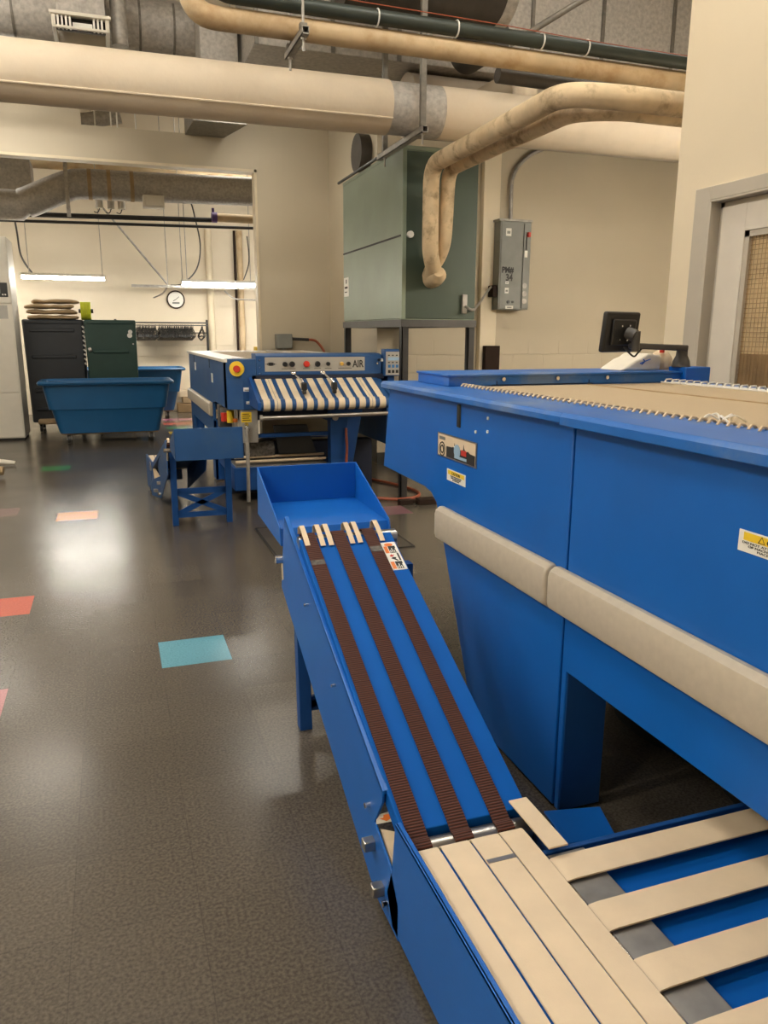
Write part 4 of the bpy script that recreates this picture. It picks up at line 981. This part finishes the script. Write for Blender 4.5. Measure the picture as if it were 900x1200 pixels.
strip_light('strip_light', 'unseen fill light added beyond the wide opening jamb', 2.75, 3.95, 13.3, 2.2, (2.9, 3.8), 'tube_hi')  # this light and the next are added out of view to brighten the back room
strip_light('strip_light', 'unseen fill light added behind the white machine cabinet', -3.2, -2.0, 14.2, 2.4, (-3.0, -2.2), 'tube_hi')
strip_light('strip_light', 'unseen fill light added high in the back room above the round duct', 1.6, 2.8, 12.9, 4.6, (1.8, 2.6), 'tube_mid_fill')  # added high lights, unseen, for the far wall and the duct
strip_light('strip_light', 'unseen fill light added high in the back room above the white machine cabinet', -2.9, -1.7, 12.9, 4.6, (-2.7, -1.9), 'tube_mid_fill')
# clock
ck = thing('wall_clock', 'round white wall clock with a dark rim on the far wall', 'clock', (1.193, 14.97, 1.865))
MB().tube([(1.193, 15.0, 2.02), (1.193, 14.965, 2.02)], .145, 32).build('face', 'label', ck, smooth=True)
MB().tube([(1.193 + .15 * math.cos(a * PI / 18), 14.965, 2.02 + .15 * math.sin(a * PI / 18)) for a in range(37)], .011, 8).build('rim', 'brown', ck, smooth=True)
MB().box(-.004, .004, 0, .003, 0, .08, Matrix.Translation((1.193, 14.959, 2.02)) @ Matrix.Rotation(math.radians(50), 4, 'Y')).build('hand', 'ink', ck)
MB().box(-.005, .005, 0, .003, 0, .055, Matrix.Translation((1.193, 14.959, 2.02)) @ Matrix.Rotation(math.radians(-120), 4, 'Y')).build('hand', 'ink', ck)
MB().box(1.13, 1.256, 14.96, 14.964, 1.945, 1.975).build('print', 'greybox', ck)
# hanger rail
hr = thing('garment_rail', 'dark wall rail with rows of coat hangers below the clock', 'rail', (1.0, 14.7, 1.3))
MB().tube([(.1, 14.6, 1.605), (1.70, 14.6, 1.605)], .013, 8).tube([(.1, 14.75, 1.43), (1.70, 14.75, 1.43)], .009, 8).build('bar', 'dkgrey', hr, smooth=True)
MB().tube([(.1, 14.6, 1.56), (1.70, 14.6, 1.56)], .009, 8).build('hanging_bar', 'dkgrey', hr, smooth=True)
MB().tube([(1.69, 14.62, 0), (1.69, 14.62, 1.66)], .022, 10).build('post', 'iron', hr, smooth=True)
MB().tube([(.12, 14.62, 0), (.12, 14.62, 1.66)], .022, 10).build('post', 'iron', hr, smooth=True)
hm = MB()
hm.tube([(0, .0, 0), (0, .012, .018), (0, .0, .03), (0, -.014, .02)], .0035, 6)
hm.tube([(0, 0, 0), (0, 0, -.03), (0, -.20, -.15), (0, -.205, -.19), (0, 0, -.165), (0, .205, -.19), (0, .20, -.15), (0, 0, -.03)], .0085, 6).tube([(0, -.2, -.19), (0, 0, -.245), (0, .2, -.19)], .008, 6)
h0 = hm.build('coat_hanger', 'black', smooth=True)
HL = 'black coat hanger in the crowded row on the wall rail'
tag(h0, HL, 'hanger', 'black coat hangers on the wall rail')
x = .45; first = True; off0 = h0.location.copy()
while x < 1.60:
    if not (1.42 < x < 1.55) and not (.78 < x < .81):
        o = h0 if first else h0.copy()
        if not first: COL.objects.link(o)
        first = False
        o.location = (x, 14.6 + off0.y, 1.545 + off0.z)
        o.rotation_euler = (random.uniform(-.04, .04), .12 + random.uniform(-.02, .02), .16 + random.uniform(-.02, .02))
    x += .0195
# linen carts
def cart(label, x0, x1, y0, y1, z0, z1, m, lid):
    t = thing('linen_cart', label, 'cart', ((x0 + x1) / 2, (y0 + y1) / 2, 0))
    b = MB(); e = .02
    b.hexa([(x0 + e, y0 + e, z0), (x1 - e, y0 + e, z0), (x1 - e, y1, z0), (x0 + e, y1, z0), (x0, y0, z1), (x1, y0, z1), (x1, y1, z1), (x0, y1, z1)])
    b.build('body', m, t, bevel=.025, seg=3)
    for zz in ((z1 - .13, z1 - .5, z1 - .98, z1 - 1.24) if lid else (z1 - .42,)):
        MB().box(x0 + .09, x1 - .12, y0 - .014, y0 + .03, zz - .045, zz).build('grip_rail', m, t, bevel=.01)
    MB().box(x0 + .03, x1 - .03, y0 - .012, y0 + .03, z1 - .06, z1 - .012).build('top_rim', m, t, bevel=.01)
    for x in (x0 + .12, x1 - .12):
        for y in (y0 + .1, y1 - .12):
            c = MB().tube([(x - .018, y, .065), (x + .018, y, .065)], .062, 16).build('caster', 'rubber', t, smooth=True)
            MB().box(x - .028, x + .028, y - .03, y + .03, .10, z0 + .01).build('fork', 'zinc', c)
    return t
bc = cart('tall black plastic linen cart carrying folded beige linen', -1.15, -.345, 12.2, 12.95, .15, 1.61, 'cart_b', True)
MB().box(-1.05, -.75, 12.08, 12.35, .135, .205).build('dolly_corner', 'linen', bc, bevel=.02)
edge = MB()
for i in range(9):
    edge.tube([(-.36, 12.19, 1.52 - i * .065), (-.335, 12.185, 1.49 - i * .065)], .012, 6)
edge.build('edge_lacing', 'label', bc)
gc = cart('tall dark green plastic linen cart beside the black one', -.325, .375, 11.95, 12.75, .15, 1.605, 'cart_g', False)
for (x, z, r_) in ((.29, 1.44, .03), (.28, 1.39, .035), (.32, 1.27, .012)):
    MB().tube([(x, 11.952, z), (x, 11.945, z)], r_, 14).build('scuff_sticker', 'label' if r_ > .02 else 'zinc', gc, smooth=True)
MB().tube([(-.29, 11.93, 1.185), (-.25, 11.93, 1.20)], .03, 10).build('latch', 'zinc', gc, smooth=True)
# folded linen on the black cart, folded sheet by sheet
def fold(x0, x1, y0, y1, z0, z1, seed, label):
    r_ = random.Random(seed); b = MB(); nx_, ny_ = 12, 6; t = z1 - z0
    ph = [r_.uniform(0, 6) for _ in range(6)]
    def P_(i, j, top):
        u, v_ = i / nx_, j / ny_
        x = x0 + (x1 - x0) * u + .03 * math.sin(4 * v_ + ph[0]); y = y0 + (y1 - y0) * v_ + .025 * math.sin(7 * u + ph[1])
        wv = .007 * math.sin(9 * u + ph[2]) * math.sin(5 * v_ + ph[3]) + .005 * math.sin(17 * u + ph[4])
        return V((x, y, (z1 if top else z0) + wv * (1 if top else .5) - (.012 if top and (i in (0, nx_) or j == 0) else 0)))
    tv = [[b.bm.verts.new(P_(i, j, 1)) for j in range(ny_ + 1)] for i in range(nx_ + 1)]
    lw = [[b.bm.verts.new(P_(i, j, 0)) for j in range(ny_ + 1)] for i in range(nx_ + 1)]
    for i in range(nx_):
        for j in range(ny_):
            b.bm.faces.new((tv[i][j], tv[i + 1][j], tv[i + 1][j + 1], tv[i][j + 1])); b.bm.faces.new((lw[i][j], lw[i][j + 1], lw[i + 1][j + 1], lw[i + 1][j]))
    for i in range(nx_):
        for j in (0, ny_):
            b.bm.faces.new((tv[i][j], lw[i][j], lw[i + 1][j], tv[i + 1][j]))
    for j in range(ny_):
        for i in (0, nx_):
            b.bm.faces.new((tv[i][j], tv[i][j + 1], lw[i][j + 1], lw[i][j]))
    o = b.build('folded_linen', 'linen', smooth=True)
    sb_ = o.modifiers.new('soft', 'SUBSURF'); sb_.levels = 1; sb_.render_levels = 2
    return tag(o, label, 'linen', 'folded beige linen on the black cart')
zz = 1.612
fold(-1.10, -.42, 12.22, 12.85, zz + .004, zz + .058, 1, 'lowest folded beige linen of the pile on the black cart')
fold(-1.08, -.44, 12.24, 12.85, zz + .078, zz + .134, 2, 'folded beige linen second from the bottom of the pile on the black cart')
fold(-1.12, -.47, 12.21, 12.85, zz + .154, zz + .208, 3, 'folded beige linen second from the top of the pile on the black cart')
fold(-1.02, -.40, 12.26, 12.85, zz + .228, zz + .282, 4, 'topmost folded beige linen of the pile on the black cart')
ys = thing('webbing_roll', 'bright lime yellow webbing roll standing on the black cart edge', 'roll', (-.29, 12.4, 1.606))
for i in range(5):
    MB().tube([(-.365 + i * .028, 12.4, 1.735), (-.340 + i * .028, 12.4, 1.735)], .13, 26).build('coil', 'lime', ys, smooth=True)
MB().tube([(-.395, 12.4, 1.735), (-.195, 12.4, 1.735)], .03, 12).build('core', 'black', ys, smooth=True)
# blue tubs
def tub(label, xc, y0, y1, L_, z1, ang=0):
    t = thing('laundry_tub', label, 'tub', (xc, (y0 + y1) / 2, 0))
    yc = (y0 + y1) / 2; hw = (y1 - y0) / 2; hl = L_ / 2
    def ring(b, fl, fw_, z, rad=.08):
        pts = []
        for (sx, sy, a0) in ((1, 1, 0), (-1, 1, 90), (-1, -1, 180), (1, -1, 270)):
            for k in range(5):
                a = math.radians(a0 + k * 22.5)
                pts.append(b.bm.verts.new(V((xc + sx * (fl - rad) + rad * math.cos(a), yc + sy * (fw_ - rad) + rad * math.sin(a), z))))
        return pts
    b = MB(); zb = .135
    lv_ = [(hl - .20, hw - .12, zb), (hl - .125, hw - .075, .44), (hl - .118, hw - .07, .452), (hl - .095, hw - .06, .452), (hl - .04, hw - .03, z1 - .05), (hl + .01, hw + .015, z1 - .045), (hl + .02, hw + .025, z1 - .02), (hl + .005, hw + .01, z1),
           (hl - .025, hw - .02, z1), (hl - .05, hw - .045, z1 - .03), (hl - .15, hw - .12, .40), (hl - .215, hw - .14, zb + .02)]
    rs = [ring(b, *l) for l in lv_]; n = len(rs[0])
    for i in range(len(rs) - 1):
        for j in range(n):
            b.bm.faces.new((rs[i][j], rs[i][(j + 1) % n], rs[i + 1][(j + 1) % n], rs[i + 1][j]))
    b.bm.faces.new(rs[0][::-1]); b.bm.faces.new(rs[-1])
    b.build('body', 'tub', t, smooth=True)
    MB().box(xc - hl + .22, xc + hl - .22, yc - hw + .15, yc + hw - .15, .115, .137).build('base_board', 'wood', t)
    for sx in (-1, 1):
        for sy in (-1, 1):
            x, y = xc + sx * (hl - .31), yc + sy * (hw - .17)
            c = MB().tube([(x - .02, y, .055), (x + .02, y, .055)], .055, 18).build('caster', 'rubber', t, smooth=True)
            MB().box(x - .032, x - .024, y - .03, y + .03, .05, .116).box(x + .024, x + .032, y - .03, y + .03, .05, .116).build('fork', 'zinc', c)
    return t
tub('long blue plastic laundry tub on casters in front of the dark carts', -.07, 10.75, 11.5, 1.66, .815)
tub('blue plastic laundry tub farther back, half behind the long blue tub', .36, 13.6, 14.35, 1.62, .855)
# white cabinet
wc = thing('dryer_cabinet', 'tall white machine cabinet with a small dark display at the room edge', 'cabinet', (-1.8, 12.1, 0))
MB().box(-2.4, -1.17, 11.45, 12.15, 0.03, 2.63).build('casing', 'offwhite', wc, bevel=.006)
MB().box(-2.38, -1.185, 11.438, 11.45, .05, .635).build('lower_panel', 'offwhite', wc, bevel=.003)
MB().box(-2.38, -1.185, 11.438, 11.45, .645, 1.79).build('middle_panel', 'offwhite', wc, bevel=.003)
MB().box(-2.38, -1.185, 11.43, 11.45, 1.80, 2.60).build('upper_panel', 'offwhite', wc, bevel=.003)
ds = MB().box(-1.5, -1.205, 11.42, 11.432, 1.875, 2.055).build('display', 'black', wc, bevel=.003)
MB().box(-1.45, -1.29, 11.417, 11.42, 1.92, 2.03).build('display_screen', 'greybox', ds)
for x in (-1.265, -1.235):
    MB().tube([(x, 11.42, 1.905), (x, 11.412, 1.905)], .010, 10).build('display_button', 'label', ds, smooth=True)
plate('notice_label', (-1.45, 11.438, 1.60), (1, 0, 0), W, .22, .17, 'greyp', wc, .002)
MB().box(-2.36, -1.19, 11.5, 12.1, 0, .03).build('plinth', 'rubber', wc)
# small wall sockets / boxes
jb = tag(MB().box(2.00, 2.20, 9.86, 10.0, 1.24, 1.42).build('wall_box', 'greybox', bevel=.008), 'grey wall box with a red hose behind the distant folding machine', 'box')
MB().tube([(2.10, 9.92, 1.25), (2.10, 9.92, 1.10)], .03, 10).build('conduit_stub', 'zinc', jb, smooth=True)
MB().tube([(2.20, 9.9, 1.36), (2.42, 9.9, 1.35)], .02, 10).build('hose_fitting', 'iron', jb, smooth=True)
MB().tube(smoothpath([(2.42, 9.9, 1.35), (2.52, 9.9, 1.33), (2.60, 9.85, 1.22), (2.62, 9.8, 1.12)]), .016, 8).build('hose', 'copper', jb, smooth=True)
tag(MB().box(1.86, 2.10, 10.6, 10.78, 1.17, 1.25).build('soap_carton', 'yellow', bevel=.01), 'small yellow and white carton standing beyond the opening jamb', 'carton')
sc_ = bpy.data.objects['soap_carton']
MB().box(1.96, 2.10, 10.592, 10.6, 1.18, 1.24).build('carton_label', 'label', sc_)
shf = tag(MB().box(1.5, 2.6, 10.5, 11.0, 1.13, 1.17).box(1.52, 1.56, 10.52, 10.98, 0, 1.13).box(2.54, 2.58, 10.52, 10.98, 0, 1.13).build('shelf_unit', 'trim', bevel=.004), 'low taupe shelf unit behind the opening jamb', 'shelf')
# low goods along the far wall beyond the second tub
for i, (x0, x1, y0, z0, z1, m, lb) in enumerate(((1.1, 2.2, 14.66, 0, .16, 'wood', 'low wooden pallet on the floor beyond the second blue tub'), (1.2, 2.3, 14.70, .17, .27, 'linen', 'flat tan carton on the low wooden pallet'), (1.15, 2.3, 14.75, .275, .40, 'beltb', 'cream carton uppermost on the low wooden pallet'))):
    tag(MB().box(x0, x1, y0, 14.95, z0, z1).build(('pallet', 'carton', 'carton')[i], m, bevel=.006), lb, ('pallet', 'carton', 'carton')[i])
yc_ = tag(MB().tube([(1.42, 13.95, .0), (1.42, 13.95, .16), (1.42, 13.95, .22)], [.07, .07, .03], 14).build('bottle', 'yellow', smooth=True), 'yellow bottle on the floor beyond the second blue tub', 'bottle')
MB().tube([(1.42, 13.95, .22), (1.42, 13.95, .26)], .03, 10).build('cap', 'black', yc_, smooth=True)
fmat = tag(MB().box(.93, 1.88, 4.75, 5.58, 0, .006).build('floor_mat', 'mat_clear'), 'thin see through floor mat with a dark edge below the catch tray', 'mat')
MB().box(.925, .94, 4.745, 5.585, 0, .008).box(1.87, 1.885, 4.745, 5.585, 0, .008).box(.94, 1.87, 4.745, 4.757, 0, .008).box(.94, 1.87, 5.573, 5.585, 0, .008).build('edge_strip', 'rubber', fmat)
# floor hose and tool
tag(MB().tube(smoothpath([(2.36, 7.5, .015), (2.36, 7.2, .015), (2.50, 6.85, .015), (2.575, 6.48, .015), (2.50, 6.25, .015), (2.31, 6.18, .015), (2.14, 6.28, .015), (2.05, 6.36, .015)], 8), .014, 8).build('air_hose', 'copper', smooth=True), 'orange air hose looped on the floor below the near machine chin', 'hose')
tl = tag(MB().box(2.40, 2.56, 5.96, 6.06, 0, .05).box(2.24, 2.36, 6.0, 6.07, 0, .045).box(2.36, 2.40, 6.01, 6.05, .01, .04).build('air_fitting', 'brown', bevel=.006), 'brown steel air fitting on the floor beside the stand leg', 'fitting')
MB().tube([(2.56, 6.01, .02), (2.85, 6.05, .02)], .016, 8).build('tail_pipe', 'iron', tl, smooth=True)
# black round floor pieces under the near machine
for (x, y, r_, z, lb) in ((2.12, 2.14, .42, .07, 'flat black round drum lid on the floor under the near machine'), (2.02, 1.62, .30, .05, 'smaller black round lid on the floor under the near machine')):
    o = tag(MB().tube([(x, y, .0), (x, y, z), (x, y, z + .012)], [r_ - .02, r_, r_ - .01], 40).build('drum_lid', 'rubber', smooth=True), lb, 'lid')
    MB().tube([(x + r_ * math.cos(a * PI / 20), y + r_ * math.sin(a * PI / 20), z) for a in range(41)], .008, 8).build('rim', 'black', o, smooth=True)
# white cloths on the floor at the room edge
def lump(pts, r_, label, m='cloth'):
    o = MB().tube(smoothpath(pts, 5), r_, 12, flat=.7).build('floor_cloth', m, smooth=True)
    return tag(o, label, 'cloth')
n5 = 5 * 3 + 1
lump([(-1.9, 9.35, .06), (-1.5, 9.28, .075), (-1.25, 9.24, .05), (-1.07, 9.22, .03)], [.09 - .004 * i for i in range(n5)], 'white twisted cloth tail on the floor beyond the orange tile')
lump([(-1.9, 8.55, .09), (-1.5, 8.5, .10), (-1.25, 8.48, .08), (-1.10, 8.47, .07)], [.12 - .004 * i for i in range(n5)], 'cream bundled cloth on the floor, nearer of the two cloths', 'linen')

# ------------------------------------------------------------------ front-room ceiling lights and added fill lights
def high_light(x0, x1, y, z, label):
    strip_light('ceiling_light', label, x0, x1, y, z, (x0 + .2, x1 - .2), 'tube_hi')
LIGHTS = [(-1.5, -.3, 4.2, 4.8, 'high strip light over the aisle beside the tan pipe elbow'), (1.5, 2.7, 3.0, 4.8, 'high strip light over the bed of the near machine'),
          (-1.5, -.3, 1.6, 4.8, 'high strip light over the open floor'),
          (-3.6, -2.4, 6.0, 4.0, 'unseen fill light added near the aisle side wall, nearest the cabinet'), (-3.6, -2.4, 3.6, 4.0, 'unseen fill light added along the aisle side wall, second from the cabinet'),  # aisle side row is added to brighten the right wall and panels
          (-3.6, -2.4, 1.4, 4.0, 'unseen fill light added along the aisle side wall, third from the cabinet'), (-3.6, -2.4, -.6, 4.0, 'unseen fill light added along the aisle side wall, fourth from the cabinet')]
for a in LIGHTS: high_light(*a)
for a in ((4.0, 5.2, 4.4, 2.35, 'unseen fill light added beyond the doorway wall in front of the rear wall'), (5.9, 7.1, 4.6, 2.35, 'unseen fill light added beyond the doorway wall, farther along the rear wall')):  # unseen lights added to brighten the rear wall
    strip_light('ceiling_light', a[4], a[0], a[1], a[2], a[3], (a[0] + .2, a[1] - .2), 'tube_fill')
for a in ((-1.55, -.65, 9.0, 3.72, 'strip light behind the white jacketed pipe, near the aisle side'), (1.2, 2.0, 8.85, 3.90, 'strip light behind the white jacketed pipe, beside the air handler'),
          (3.6, 4.8, 4.7, 4.7, 'unseen fill light added high above the tan pipe beyond the doorway wall'), (-1.9, -.9, 7.0, 3.86, 'strip light just in front of the spiral duct')):  # the one above the tan pipe is added to brighten the galvanized duct
    strip_light('ceiling_light', a[4], a[0], a[1], a[2], a[3], (a[0] + .2, a[1] - .2), 'tube_lo')

# ------------------------------------------------------------------ world, camera
wd_ = bpy.data.worlds.new('world'); SC.world = wd_; wd_.use_nodes = True
wd_.node_tree.nodes['Background'].inputs[0].default_value = (.9, .8, .65, 1)
wd_.node_tree.nodes['Background'].inputs[1].default_value = .3
cam = bpy.data.cameras.new('camera'); co = bpy.data.objects.new('camera', cam); COL.objects.link(co)
cam.sensor_fit = 'VERTICAL'; cam.sensor_height = 36; cam.lens = 901.8626 / 1200 * 36; cam.clip_start = .05; cam.clip_end = 100
yaw, pit, rol = 3.35858099e-01, 2.27631813e-01, 3.71743717e-03
cy_, sy_, cp_, sp_ = math.cos(yaw), math.sin(yaw), math.cos(pit), math.sin(pit)
fwd = V((sy_ * cp_, cy_ * cp_, -sp_)); rgt = V((cy_, -sy_, 0)); upv = rgt.cross(fwd)
r2_ = rgt * math.cos(rol) + upv * math.sin(rol); u2_ = -rgt * math.sin(rol) + upv * math.cos(rol)
mw = Matrix((r2_, u2_, -fwd)).transposed().to_4x4(); mw.translation = V((0, 0, 1.42771)); co.matrix_world = mw
SC.camera = co
SC.view_settings.view_transform = 'Standard'; SC.view_settings.look = 'None'; SC.view_settings.gamma = 1; SC.view_settings.exposure = .16
SC.view_settings.use_curve_mapping = False
SC.cycles.use_denoising = True
SC.cycles.max_bounces = 8
SC.cycles.diffuse_bounces = 5
SC.cycles.caustics_reflective = False; SC.cycles.caustics_refractive = False
